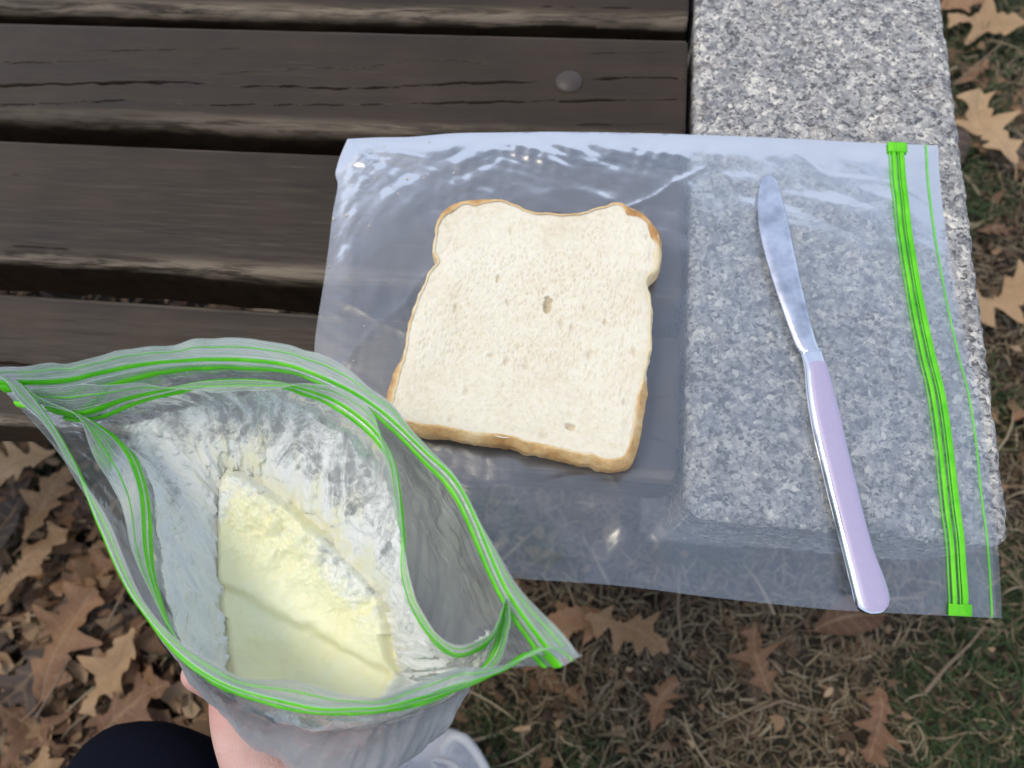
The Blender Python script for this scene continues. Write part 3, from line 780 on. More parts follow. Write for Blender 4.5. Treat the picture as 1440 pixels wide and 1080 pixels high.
# ------------------------------------------------------------------ butter knife
def build_knife():
    zb_ = TOP + .0044
    root = empty('butter_knife', tuple(un(1150, 520, zb_)), 'steel table knife with a pale lavender handle lying on the clear bag over granite', 'knife')
    def rows(pairs, n):
        A = polyinterp([p[0] for p in pairs], n); B = polyinterp([p[1] for p in pairs], n)
        return A, B
    blade = [((1078, 247), (1081, 247)), ((1070, 254), (1089, 251)), ((1066, 272), (1095, 264)), ((1064.5, 292), (1100, 284)), ((1066, 320), (1108, 315)), ((1074, 358), (1115, 350)), ((1087, 402), (1124, 392)), ((1101, 442), (1134, 434)), ((1115, 480), (1144, 472)), ((1123, 495), (1151, 490)), ((1126, 497), (1153, 494))]
    A, B = rows(blade, 90)
    A = un(A[:, 0], A[:, 1], zb_); B = un(B[:, 0], B[:, 1], zb_)
    t = np.linspace(0, 1, 90)
    prof = [(0, 0, .0), (.03, .3, .5), (.25, .75, .9), (.5, 1, 1), (.75, .95, 1), (.95, .55, .9), (1, 0, .6), (.75, -.35, 0), (.5, -.45, 0), (.25, -.35, 0)]
    h = .0006 + .0010 * t
    V = np.stack([A * (1 - a) + B * a + np.array([0, 0, 1.0]) * (b * h)[:, None] for a, b, _ in prof], 1)
    V[..., 2] += .0007 + (.0008 * np.sin(t * math.pi))[:, None]
    k = len(prof); Fc = [tuple(f) for f in gridfaces(90, k, True)] + [tuple(range(k))[::-1], tuple(range(89 * k, 90 * k))]
    mesh('blade', V.reshape(-1, 3), Fc, STEEL, root)
    # bolster ring, then handle
    hd = [((1125, 497), (1154, 494)), ((1128, 508), (1157, 506)), ((1130.5, 524), (1162, 518)), ((1133, 556), (1170, 548)), ((1140, 600), (1181, 590)), ((1150, 644), (1191, 634)), ((1161, 690), (1202, 680)), ((1172, 734), (1213, 726)), ((1184, 782), (1226, 772)), ((1194, 822), (1241, 812)), ((1199, 843), (1248, 836)), ((1204, 855), (1248, 848)), ((1211, 861), (1244, 858)), ((1221, 864.5), (1233, 864))]
    n = 140
    A, B = rows(hd, n); zc = TOP + .0055
    A = un(A[:, 0], A[:, 1], zc); B = un(B[:, 0], B[:, 1], zc)
    C = (A + B) / 2; Wd = (B - A) / 2
    m = 20; V = []
    s = np.linspace(0, 1, n)
    hh = .0011 + .0017 * np.clip(s / .15, 0, 1); hh = hh * np.sqrt(np.clip((1.004 - s) / .03, 0, 1))
    for j in range(m):
        a = 2 * math.pi * j / m; ca, sa = math.cos(a), math.sin(a)
        ca = math.copysign(abs(ca) ** .75, ca); sa = math.copysign(abs(sa) ** .6, sa)
        V.append(C + Wd * ca + np.array([0, 0, 1.0]) * (hh * sa)[:, None])
    V = np.stack(V, 1); V[..., 2] += .0012
    Fc = [tuple(f) for f in gridfaces(n, m, True)] + [tuple(range(m))[::-1], tuple(range((n - 1) * m, n * m))]
    hnd = mesh('handle', V.reshape(-1, 3), Fc, STEEL, root)
    # lavender plate set into the top of the handle
    n2 = 120; s2 = np.linspace(.105, .935, n2)
    Ci = np.stack([np.interp(s2, s, C[:, q]) for q in range(3)], 1); Wi = np.stack([np.interp(s2, s, Wd[:, q]) for q in range(3)], 1); hi = np.interp(s2, s, hh)
    endr = np.minimum(1, np.sqrt(np.clip((s2 - .105) / .025, 0, 1) * (2 - np.clip((s2 - .105) / .025, 0, 1)))) * np.minimum(1, np.sqrt(np.clip((.935 - s2) / .05, 0, 1) * (2 - np.clip((.935 - s2) / .05, 0, 1))))
    cols = np.linspace(-1, 1, 13); V = []
    for c_ in cols:
        f = .80 * endr * c_
        zz = hi * (np.clip(1 - np.abs(f) ** (1 / .75 * 2), 0, 1) ** .3) * 1.0 + .00045 * (1 - abs(c_) ** 8) - .0001
        V.append(Ci + Wi * (f + .075)[:, None] + np.array([0, 0, 1.0]) * (zz + .0012)[:, None])
    V = np.stack(V, 1)
    LAV = mat_simple('lavender_enamel', (.45, .395, .56), .42, 0.1, .05, 300, .03)
    mesh('handle_plate', V.reshape(-1, 3), gridfaces(n2, 13), LAV, root)
    # thin groove ring where blade meets handle
    c0 = un(np.array([1124.5, 1139, 1154.5]), np.array([497.0, 495.8, 493.5]), zc)
    tg = c0[2] - c0[0]; tg /= np.linalg.norm(tg); sd_ = np.cross([0, 0, 1], tg)
    ribbon('collar', c0 + np.array([0, 0, .0014]), np.tile(sd_, (3, 1)), np.tile([0, 0, 1.0], (3, 1)), .0006, .0014, STEEL, root)
    adopt(root)
build_knife()

# ------------------------------------------------------------------ held bags
def ring(pts, z, n):
    P = np.array([(a, b) for a, b in pts], float); z = np.broadcast_to(z, len(P))
    return catmull(un(P[:, 0], P[:, 1], z), n)
NC = 520
o_lip = [(-15,518),(60,514),(120,504),(190,491),(260,481),(330,477),(400,488),(467,503),(528,555),(600,620),(657,693),(722,820),(817,919),
         (780,909),(715,937),(640,945),(560,977),(500,976),(420,956),(300,936),(207,852),(150,728),(85,633),(25,557)]
o_zip = [(0,542),(85,539),(140,527),(205,514),(270,508),(340,508),(407,516),(470,540),(530,575),(595,634),(650,693),(712,832),(783,934),
         (757,914),(705,943),(640,966),(560,991),(500,997),(420,993),(285,946),(193,848),(142,744),(105,652),(38,550)]
o_c = [(150,690),(185,650),(225,615),(275,580),(325,563),(380,560),(430,566),(480,590),(530,635),(580,700),(620,775),(655,850),(690,930),
       (672,950),(655,965),(600,1000),(540,1020),(480,1025),(400,1010),(320,985),(265,945),(225,890),(190,830),(165,765)]
o_d = [(262,830),(275,750),(295,690),(325,650),(370,645),(415,660),(455,690),(495,735),(535,775),(570,820),(600,868),(622,920),(632,975),
       (626,1010),(606,1042),(562,1078),(510,1100),(455,1100),(398,1076),(342,1038),(300,995),(277,955),(264,915),(260,875)]
zo = np.full(24, .565)
def shrink(pts, cx, cy, f): return [(cx + (a - cx) * f, cy + (b - cy) * f) for a, b in pts]
OG = np.array([ring(o_lip, .565, NC), ring(o_zip, .547, NC), ring(o_c, .505, NC), ring(o_d, .468, NC), ring(shrink(o_d, 470, 990, .72), .434, NC), ring(shrink(o_d, 470, 990, .05), .426, NC)])

i_lip = [(38,549),(100,543),(165,540),(230,543),(300,549),(370,548),(430,540),(490,549),(530,593),(543,660),(562,745),(577,817),(600,872),(640,907),(690,893),(713,843),
         (716,885),(693,938),(600,978),(450,987),(310,950),(232,872),(190,780),(165,698),(132,645),(105,582)]
i_zip = [(70,576),(120,583),(175,564),(240,548),(300,536),(370,536),(425,548),(480,571),(530,612),(556,660),(566,745),(567,812),(590,873),(640,920),(690,898),(706,862),
         (706,885),(682,936),(600,985),(450,998),(300,957),(238,883),(208,790),(200,690),(172,625),(118,588)]
i_c = [(195,640),(220,602),(255,582),(295,573),(335,568),(370,568),(410,577),(458,600),(508,642),(543,700),(570,770),(582,835),(600,895),(625,925),(650,938),(672,942),
       (664,958),(635,980),(560,1010),(450,1015),(340,985),(268,930),(246,850),(238,770),(228,700),(208,655)]
i_d = [(303,720),(304,690),(309,665),(322,655),(345,662),(375,680),(410,705),(450,738),(490,780),(525,818),(545,845),(552,868),(556,895),(562,925),(572,948),(580,962),
       (572,985),(555,1000),(510,1022),(450,1030),(380,1015),(327,985),(312,930),(307,880),(303,830),(302,775)]
IG = np.array([ring(i_lip, .551, NC), ring(i_zip, .534, NC), ring(i_c, .520, NC), ring(i_d, .504, NC), ring(shrink(i_d, 440, 870, .88), .462, NC), ring(shrink(i_d, 440, 870, .05), .440, NC)])

def lobes(G, v, amp_lip, seed, lo=1.0, low_amp=.0011):
    """crumple a bag wall along its normal; v row coordinate per row"""
    N = normals(G); x, y, z = G[..., 0], G[..., 1], G[..., 2]
    vv = np.asarray(v)[:, None]; s = np.linspace(0, 1, G.shape[1], endpoint=False)[None]
    cs, sn = np.cos(2 * math.pi * s), np.sin(2 * math.pi * s)
    lipw = amp_lip * np.clip(1 - vv, 0, 1) * vnoise(cs * 7, sn * 7, seed, seed)
    a = low_amp * np.clip((vv - 1.05) / .6, 0, 1) * np.clip((5 - vv) / .5, 0, 1)
    f = fbm(cs * 9 + .6 * vnoise(x * 30, y * 30, z * 30, seed), sn * 9, vv * 1.1, seed + 2, 4)
    r = 1 - abs(fbm(cs * 6 + z * 8, sn * 6, vv * .6, seed + 5, 3))
    return G + N * (lipw + a * (f + 1.1 * (r - .5)) * lo)[..., None]

def build_bag(G, film, root, vmax, seed, stripe_v=.36, tracks=(.93, 1.18), lipamp=.0014, hw=.00155, wave=1.0, low=.0011):
    v = np.concatenate([np.linspace(0, 1.3, 34), np.linspace(1.36, 5, 66)])
    R = lobes(evalrows(G, v), v, lipamp, seed, wave, low)
    cm = np.interp(v, range(6), [0, 1.9, 6, 10.5, 14, 17])
    s = np.linspace(0, 1, NC, endpoint=False)
    uv = np.stack([np.broadcast_to(s * 54, (len(v), NC)), np.broadcast_to(cm[:, None], (len(v), NC))], -1).reshape(-1, 2)
    o = mesh('film', R, gridfaces(len(v), NC, True), film, root, uv=uv)
    def row(vx):
        i = np.interp(vx, v, np.arange(len(v))); a = int(i); f = i - a
        return R[a] * (1 - f) + R[min(a + 1, len(v) - 1)] * f
    def rib(name, vx, hw_, h_, mat, sel=None):
        c = row(vx); up = row(vx - .03) - row(vx + .03); up /= np.maximum(np.linalg.norm(up, axis=1), 1e-9)[:, None]
        tg = np.roll(c, -1, 0) - np.roll(c, 1, 0); tg /= np.maximum(np.linalg.norm(tg, axis=1), 1e-9)[:, None]
        nr = np.cross(tg, up); nr /= np.maximum(np.linalg.norm(nr, axis=1), 1e-9)[:, None]
        pr = ((-1, .15), (-.6, .8), (0, 1), (.6, .8), (1, .15), (1, -.15), (.6, -.8), (0, -1), (-.6, -.8), (-1, -.15))
        if sel is None: return ribbon(name, c, up, nr, hw_, h_, mat, root, pr, closed=True)
        idx = np.arange(sel[0], sel[1]) % NC
        return ribbon(name, c[idx], up[idx], nr[idx], hw_, h_, mat, root, pr)
    rib('lip_stripe', stripe_v, .0004, .0002, GREEN)
    for tv in tracks: rib('zip_track', tv, hw, .0006, GREEN)
    rib('zip_ridge', sum(tracks) / 2, .0002, .0004, film)
    rib('zip_ridge', tracks[0] - .15, .0002, .0002, film)
    rib('lip_edge', .012, .00035, .00012, film)
    return R, v, rib

obag = empty('storage_bag', tuple(un(455, 960, .428)), 'large outer clear zip bag with green seal, wide open and held over the bench edge', 'plastic bag')
RO, VO, ribO = build_bag(OG, FILM_OUT, obag, 5, 3)
ki = NC / 24
ribO('zip_end', 1.015, .0030, .0007, GREEN, (int(-ki * .55), int(ki * .30)))
ribO('zip_end', 1.015, .0030, .0007, GREEN, (int(ki * 11.75), int(ki * 12.75)))
adopt(obag)
ibag = empty('storage_bag', tuple(un(440, 870, .440)), 'smaller inner clear zip bag smeared white inside, standing open within the larger bag', 'plastic bag')
RI, VI, ribI = build_bag(IG, FILM_IN, ibag, 5, 13, tracks=(.93, 1.22), lipamp=.0007, low=.0008)
ki2 = NC / 26
ribI('zip_end', 1.03, .0028, .0007, GREEN, (int(-ki2 * .7), int(ki2 * .55)))
adopt(ibag)

# smears: a thin uneven coat on the inner bag's inside
def build_contents():
    root = empty('butter_mass', tuple(un(440, 850, .445)), 'soft pale yellow butter lying in the open inner bag with white smears on its walls', 'butter')
    v = np.linspace(1.32, 4.6, 190)
    R = lobes(evalrows(IG, v), v, .0007, 13, 1.0, .0008)
    cen = R.mean(1, keepdims=True)
    dirn = cen - R; dirn[..., 2] = 0; dirn /= np.maximum(np.linalg.norm(dirn, axis=2, keepdims=True), 1e-6)
    s = np.linspace(0, 1, NC, endpoint=False)[None] * 26; vv = v[:, None]
    cs, sn = np.cos(s / 26 * 2 * math.pi), np.sin(s / 26 * 2 * math.pi)
    thick = .0011 + .0034 * np.clip(fbm(cs * 9, sn * 9, vv * 4, 101, 5), 0, 1) + .0010 * np.clip(fbm(cs * 28, sn * 28, vv * 9, 103, 4), 0, 1)
    R = R + dirn * thick[..., None]
    # how much of the wall is coated, by place: left wall heavy, far wall streaky, far right nearly clear near the seal
    def bump(c, w): d = np.abs((s - c + 13) % 26 - 13); return np.exp(-(d / w) ** 2)
    cov = .50 + .42 * bump(22.7, 2.6) + .12 * bump(1.5, 1.5) + .40 * bump(14, 2.8) - .22 * bump(18.5, 2.2) + .18 * bump(10.3, 1.2) + .0 * vv
    cov = cov + .55 * np.clip((vv - 2.35) / .6, 0, 1)
    start = 1.36 + .35 * bump(7.5, 1.8) + .30 * bump(2.0, 1.6) + .12 * vnoise(cs * 10, sn * 10, 0, 105)
    cov = cov * np.clip((vv - start) / .18, 0, 1)
    yel = .8 * np.clip((vv - 2.35 + .5 * vnoise(cs * 12, sn * 12, vv * 3, 107)) / .5, 0, 1) * np.clip(bump(6, 5) * 1.3, 0, 1) + 0 * s
    cm = np.interp(v, range(6), [0, 1.9, 6, 10.5, 14, 17])
    uv = np.stack([s / 26 * 54 * .6 * np.ones_like(vv), cm[:, None] * np.ones_like(s)], -1).reshape(-1, 2)
    sm = mesh('smear', R, gridfaces(len(v), NC, True), SMEAR, root, uv=uv, attrs={'cover': cov, 'yellow': yel})
    sm['label'] = 'white buttery smears coating the inner bag walls'
    # the mass itself: top surface shrinks from the wall to the middle
    D = ring(i_d, .504, NC); c = un(430, 880, .498)
    t = np.linspace(0, 1, 150)[:, None, None]
    G = D[None] * (1 - t) + c[None, None] * t
    G = c[None, None] + (G - c[None, None]) * np.where(D[None, :, 1:2] > c[1], 1.02, .965)
    x, y = G[..., 0], G[..., 1]
    z = .504 - .006 * (1 - (1 - t[..., 0]) ** 2) + 0 * x
    ew = np.clip(t[..., 0] / .16, 0, 1); ew = ew * ew * (3 - 2 * ew)
    # step running down to the right across the mass
    p0, p1 = un(300, 795, .47)[:2], un(560, 935, .47)[:2]; dv = (p1 - p0) / np.linalg.norm(p1 - p0); nv = np.array([-dv[1], dv[0]])
    q = (x - p0[0]) * nv[0] + (y - p0[1]) * nv[1] + .0035 * fbm(x * 45, y * 45, 0, 111, 3)
    z0_ = z - .0012 * (1 - ew); z = z + .0045 / (1 + np.exp(-q / .0009)) + .10 * np.clip(q, 0, .05)
    far = np.clip((q - .006) / .02, 0, 1)
    z = z + far * (.0022 * fbm(x * 75, y * 75, 0, 113, 5, .6)) + .0008 * fbm(x * 60, y * 60, 0, 115, 4)
    z = z - far * .0030 * np.clip(fbm(x * 110, y * 110, 0, 117, 3) - .2, 0, 1)
    rgt = np.clip((x - un(540, 930, .50)[0] + .004 * fbm(x * 60, y * 60, 0, 123, 3)) / .008, 0, 1)
    z = z + rgt * .0030 * (1 + fbm(x * 100, y * 100, 0, 119, 4))
    z = z + .0035 / (1 + np.exp(q / .004))
    z = z0_ + (z - z0_) * ew
    white = np.clip(far * (.25 + .5 * np.clip(fbm(x * 22, y * 22, 0, 121, 4) + .4 - 1.6 * t[..., 0], 0, 1) + .45 * np.clip(1 - t[..., 0] / .22, 0, 1) * (.5 + .9 * fbm(x * 50, y * 50, 0, 125, 3))) + rgt * .9, 0, 1)
    top = np.stack([x, y, z], -1)
    under = []
    for f, zz in ((1.0, .497), (.88, .478), (.78, .462), (.5, .450), (.05, .449)):
        r = D * 1.0; r[:, :2] = c[:2] + (D[:, :2] - c[:2]) * f; r[:, 2] = zz; under.append(r)
    A = np.concatenate([np.array(under)[::-1], top]); wh = np.concatenate([np.full((5, NC), .5), white])
    mesh('butter', A, gridfaces(len(A), NC, True), CREAM, root, attrs={'white': wh})
    adopt(root)
build_contents()

# ------------------------------------------------------------------ person: trousers, shoe, hand
def skin_chain(name, pts, edges, radii, mat, parent, sub=2, root=0):
    me = bpy.data.meshes.new(name); me.from_pydata([tuple(p) for p in pts], edges, []); me.update()
    o = bpy.data.objects.new(name, me); COL.objects.link(o)
    sm = o.modifiers.new('skin', 'SKIN'); sm.use_smooth_shade = True
    sk = me.skin_vertices[0].data if me.skin_vertices else None
    if sk is None:
        bm = bmesh.new(); bm.from_mesh(me); bm.verts.layers.skin.verify(); bm.to_mesh(me); bm.free(); sk = me.skin_vertices[0].data
    for i, r in enumerate(radii):
        sk[i].radius = (r, r) if not isinstance(r, tuple) else r
        sk[i].use_root = (i == root)
    ss = o.modifiers.new('sub', 'SUBSURF'); ss.levels = sub; ss.render_levels = sub
    dg = bpy.context.evaluated_depsgraph_get()
    ev = o.evaluated_get(dg); m2 = bpy.data.meshes.new_from_object(ev)
    m2.name = name; o.modifiers.clear(); o.data = m2; bpy.data.meshes.remove(me)
    m2.materials.clear(); m2.materials.append(mat)
    m2.polygons.foreach_set('use_smooth', [True] * len(m2.polygons))
    o.parent = parent
    return o

person = empty('person', (-.10, -.35, 0), 'person in dark navy trousers and a white trainer holding up the open bag', 'person')
def P3(px, py, z): return Vector(un(px, py, z))
NAVY = mat_cloth('navy_cloth', (.0042, .0055, .014))
kn = P3(208, 1085, .320); kn2 = kn + Vector((.0, -.03, .0))
hipL = Vector((kn.x + .03, kn.y - .42, .40)); hipR = hipL + Vector((.24, 0, 0))
ankL = Vector((P3(455, 1250, .10).x, P3(455, 1250, .10).y, .10)); ankR = P3(606, 1230, .10)
knR = Vector((kn.x + .30, kn.y - .06, .345))
pel = (hipL + hipR) / 2
tp = [pel, hipL, hipL.lerp(kn, .5), kn + Vector((0, -.035, -.004)), kn, kn.lerp(ankL, .45) + Vector((0, -.025, 0)), ankL + Vector((0, -.02, .03)),
      hipR, hipR.lerp(knR, .5), knR, knR.lerp(ankR, .45) + Vector((0, -.03, 0)), ankR + Vector((0, -.02, .04)), pel + Vector((0, -.06, .16))]
te = [(0, 1), (1, 2), (2, 3), (3, 4), (4, 5), (5, 6), (0, 7), (7, 8), (8, 9), (9, 10), (10, 11), (0, 12)]
tro = skin_chain('trousers', tp, te, [.13, .095, .080, .064, .056, .058, .050, .095, .082, .062, .060, .050, .13], NAVY, person, 3)
# wrinkle the cloth a little
co = np.zeros(len(tro.data.vertices) * 3); tro.data.vertices.foreach_get('co', co); co = co.reshape(-1, 3)
no = np.zeros_like(co).ravel(); tro.data.vertices.foreach_get('normal', no); no = no.reshape(-1, 3)
co += no * (.003 * fbm(co[:, 0] * 14, co[:, 1] * 14, co[:, 2] * 30, 131, 4))[:, None]
tro.data.vertices.foreach_set('co', co.ravel()); tro.data.update()

def build_shoe(toe, heel, green_side):
    WH = mat_simple('white_shoe_mesh', (.84, .85, .90), .75, 0, .4, 900, .06); SOLE = mat_simple('white_sole', (.70, .72, .74), .6, 0, .1, 200, .05)
    LG = mat_simple('lime_trim', (.40, .62, .10), .6, 0, .1, 200, .05)
    d = (toe - heel); L = d.length; d.normalize(); sd_ = Vector((d.y, -d.x, 0))
    n, m = 34, 22
    def section(t):
        w = np.interp(t, [0, .04, .15, .45, .72, .88, .97, 1], [.012, .028, .034, .036, .046, .042, .026, .010])
        h = np.interp(t, [0, .1, .3, .45, .6, .8, .95, 1], [.060, .085, .088, .080, .066, .052, .036, .024])
        return w, h
    V = []; 
    for i in range(n):
        t = i / (n - 1); w, h = section(t); c = heel + d * (L * t)
        for j in range(m):
            a = 2 * math.pi * j / m; ca, sa = math.cos(a), math.sin(a)
            z = .018 + (h - .018) * max(0, sa) ** .8 - .004 * max(0, -sa)
            V.append(tuple(c + sd_ * (w * math.copysign(abs(ca) ** .7, ca)) + Vector((0, 0, z))))
    Fc = [tuple(f) for f in gridfaces(n, m, True)] + [tuple(range(m))[::-1], tuple(range((n - 1) * m, n * m))]
    sh = mesh('shoe', V, Fc, WH, person)
    V = []
    for i in range(n):
        t = i / (n - 1); w, h = section(t); w += .004; c = heel + d * (L * (t * 1.03 - .015))
        for a_, z in ((-1, .004), (-1.03, .014), (-.98, .026), (.98, .026), (1.03, .014), (1, .004)):
            V.append(tuple(c + sd_ * (w * a_) + Vector((0, 0, z))))
    Fc = [tuple(f) for f in gridfaces(n, 6, True)] + [tuple(range(6))[::-1], tuple(range((n - 1) * 6, n * 6))]
    mesh('sole', V, Fc, SOLE, sh)
    V = []
    for i in range(6, 28):
        t = i / (n - 1); w, h = section(t); c = heel + d * (L * t)
        for a_, z in ((1.06, .020), (1.10, .032), (1.02, .048), (.85, .052)):
            V.append(tuple(c + sd_ * (-(w) * a_) + Vector((0, 0, z))))
    mesh('side_trim', V, gridfaces(22, 4), LG, sh)
    for k in range(5):
        t = .78 - k * .075; w, h = section(t); c = heel + d * (L * t)
        pts = [c + sd_ * (w * .45 * math.cos(a)) + Vector((0, 0, h - .006 + .012 * math.sin(a))) for a in np.linspace(0, math.pi, 9)]
        skin_chain('lace', pts, [(q, q + 1) for q in range(8)], [.0022] * 9, SOLE, sh, 1)
    c = heel + d * (L * .60); w, h = section(.6)
    for sgn in (1, -1):
        pts = [c + sd_ * (sgn * (.006 + .040 * math.sin(a * .5) ** 1 * 1.0 * math.sin(a))) + d * (.040 * (1 - math.cos(a)) * .6) + Vector((0, 0, h + .004 - .010 * a / 3.2)) for a in np.linspace(.15, math.pi * .98, 12)]
        pts += [c + sd_ * (sgn * (.030)) + d * (.02) + Vector((0, 0, h - .002)), c + sd_ * (sgn * .006) + Vector((0, 0, h + .002))]
        skin_chain('lace', pts, [(q, q + 1) for q in range(len(pts) - 1)], [.0030] * len(pts), SOLE, sh, 1)
toeR = P3(596, 1032, .035); toeR.z = 0; heelR = P3(618, 1325, .035); heelR.z = 0
build_shoe(toeR, heelR, 1)
loop = [P3(622, 1062, .060), P3(627, 1044, .066), P3(640, 1034, .070), P3(655, 1040, .068), P3(668, 1056, .060), P3(682, 1080, .050), P3(690, 1100, .040), P3(668, 1112, .045), P3(645, 1090, .055), P3(632, 1074, .060)]
lo_ = skin_chain('lace', loop, [(q, q + 1) for q in range(len(loop) - 1)], [.0048] * len(loop), bpy.data.materials['white_sole'], [c for c in person.children if c.name.startswith('shoe')][0], 2)
toeL = P3(440, 1112, .035); toeL.z = 0; heelL = P3(450, 1400, .035); heelL.z = 0
build_shoe(toeL, heelL, 1)

def build_hand():
    w0 = P3(455, 1240, .400); w1 = P3(425, 1130, .404); palm = P3(380, 1068, .412)
    elbow = P3(560, 1750, .42)
    pts = [w0, w0.lerp(elbow, .5), elbow, w1, palm]
    rad = [(.030, .024), (.036, .034), (.044, .042), (.033, .022), (.036, .019)]
    ed = [(2, 1), (1, 0), (0, 3), (3, 4)]
    def chain(a, ps, rs):
        i = a
        for p, r in zip(ps, rs):
            pts.append(p); rad.append((r, r)); ed.append((i, len(pts) - 1)); i = len(pts) - 1
    # thumb up the left side of the bag, fingers curl under and round the bag
    chain(3, [P3(362, 1080, .425), P3(338, 1030, .434), P3(325, 985, .440), P3(318, 955, .446)], [.0165, .0145, .0115, .0080])
    chain(4, [P3(365, 1000, .414), P3(322, 970, .425), P3(288, 952, .440), P3(259, 943, .452)], [.0115, .0095, .0085, .0070])
    chain(4, [P3(420, 985, .412), P3(412, 905, .415), P3(402, 850, .428), P3(395, 815, .442)], [.0120, .0098, .0088, .0072])
    chain(4, [P3(468, 995, .412), P3(474, 920, .414), P3(472, 862, .426), P3(468, 830, .440)], [.0115, .0094, .0084, .0070])
    chain(4, [P3(505, 1015, .413), P3(525, 955, .416), P3(532, 905, .428), P3(532, 880, .440)], [.0105, .0084, .0074, .0062])
    h = skin_chain('hand', pts, ed, rad, SKIN, person, 3, root=0)
    NAIL = mat_simple('fingernail', (.72, .42, .36), .3, 0, 0, 100, .05)
    SLV = mat_cloth('grey_cloth', (.10, .10, .11))
    c = [w0.lerp(elbow, .38), w0.lerp(elbow, .7), elbow]
    skin_chain('sleeve', c, [(0, 1), (1, 2)], [.047, .050, .056], SLV, person, 2)
    skin_chain('fingernail', [P3(318, 958, .4535), P3(321, 968, .4530)], [(0, 1)], [(.0048, .0016), (.0052, .0016)], NAIL, h, 2)
build_hand()
adopt(person)

# ------------------------------------------------------------------ leaves
LEAFM = [mat_leaf('tan_oak_leaf', (.20, .115, .055), (.42, .26, .13), (.56, .38, .21)),
         mat_leaf('brown_oak_leaf', (.11, .052, .026), (.26, .135, .065), (.40, .22, .115)),
         mat_leaf('dark_leaf', (.028, .018, .013), (.070, .045, .034), (.13, .09, .07))]
def leaf_mesh(seed, kind, curl=1.0):
    r = random.Random(seed); L = 1.0
    n = 64; t = np.linspace(0, 1, n)
    if kind == 'oak':
        env = .36 * np.sin(math.pi * np.clip(t * .93 + .05, 0, 1)) ** .75
        nl = 3 + (seed % 2); ph = .55
        def side(sd_):
            q = np.zeros(n)
            for k in range(nl):
                c = .17 + k * (.68 / max(1, nl - 1)) + r.uniform(-.025, .025); wd = .062 + .035 * r.random(); a = 1.0 - .2 * abs(k - (nl - 1) / 2) + r.uniform(-.35, .12)
                q = np.maximum(q, a * np.exp(-np.abs((t - c) / wd) ** 1.7))
            q = np.maximum(q, .27 + .08 * np.sin(t * 9 + seed * 2 + sd_) + .05 * np.sin(t * 40 + seed)); q = np.where(t > .95, np.maximum(q, .3), q)
            jag = .055 * np.maximum(0, np.sin(t * 75 + seed + sd_)) * q
            return env * q * (1.05 + .25 * r.random()) * (1 + jag + .05 * np.sin(t * 23 + seed * 3 + sd_)) + .004
    else:
        env = .26 * np.sin(math.pi * np.clip(t, 0, 1)) ** .8
        def side(sd_): return env * (1 + .05 * np.sin(t * 60 + sd_)) + .003
    w1, w2 = side(0), side(1)
    if seed % 3 == 1:      # torn: one lobe missing, tip broken off
        c_ = .35 + .3 * r.random(); w2 = np.where(abs(t - c_) < .10, np.minimum(w2, .03 + .02 * np.sin(t * 90)), w2)
    if seed % 4 == 2: w1 = np.where(t > .80, w1 * .35, w1)
    w1[-1] = w2[-1] = .003
    cols = [-1, -.72, -.42, -.16, -.02, .02, .16, .42, .72, 1]
    ca, cb, cc = r.uniform(-1, 1), r.uniform(.3, 1), r.uniform(-.6, .9)
    V, vein = [], []
    for i in range(n):
        for c in cols:
            w = w1[i] if c < 0 else w2[i]
            y = c * w; x = t[i] + .34 * abs(y) * (1 if t[i] < .97 else 0) - .08
            b = .10 * math.sin(t[i] * 3.0 + ca)
            z = curl * (.55 * cb * (abs(y) ** 1.6) + .22 * cc * (t[i] - .5) ** 2 + .05 * math.sin(x * 9 + seed) * (.4 + y) + .035 * math.sin(y * 16 + x * 7 + seed) )
            V.append((x, y + b, z)); vein.append(1.0 if abs(c) < .03 else (.6 * max(0, math.sin((t[i] - abs(y) * .2) * 40)) ** 8 if abs(c) < .8 else 0))
    m = len(cols); Fc = [tuple(f) for f in gridfaces(n, m)]
    # stalk
    b0 = len(V)
    for k in range(6):
        xx = -.08 - k * .045
        for q in range(3):
            a = 2 * math.pi * q / 3; V.append((xx + .02, .10 * math.sin(ca) + .009 * math.cos(a) + .012 * k * k * .2, .009 * math.sin(a) + .003 * k)); vein.append(1)
    for k in range(5):
        for q in range(3):
            a = b0 + k * 3 + q; b = b0 + k * 3 + (q + 1) % 3; Fc.append((a, b, b + 3, a + 3))
    return V, Fc, vein
LM = {}
def leaf_data(seed, kind, mi, curl=1.0):
    k = (seed, kind, mi)
    if k not in LM:
        V, Fc, ve = leaf_mesh(seed, kind, curl); o = mesh('oak_leaf', V, Fc, LEAFM[mi], attrs={'vein': ve}); LM[k] = o.data; bpy.data.objects.remove(o)
    return LM[k]
LZ = []
def put_leaf(px, py, size, rot, kind, mi, label, group=None, z=.012, seed=0, tilt=0.25, world=None, name=None):
    me = leaf_data(seed % 13, kind, mi)
    o = bpy.data.objects.new(name or ('oak_leaf' if kind == 'oak' else 'fallen_leaf'), me); COL.objects.link(o)
    rr = random.Random(seed * 31 + int(px) if world is None else seed * 31)
    p = un(px, py, z) if world is None else np.array([world[0], world[1], z])
    # the mesh runs from x=0 to 1: centre it
    c, s = math.cos(rot), math.sin(rot)
    o.location = (p[0] - .45 * size * c, p[1] - .45 * size * s, z)
    o.rotation_euler = (rr.uniform(-tilt, tilt), rr.uniform(-tilt, tilt) * .6, rot); o.scale = (size, size, size)
    tag(o, label, 'leaf', group)
    return o
R_ = math.radians
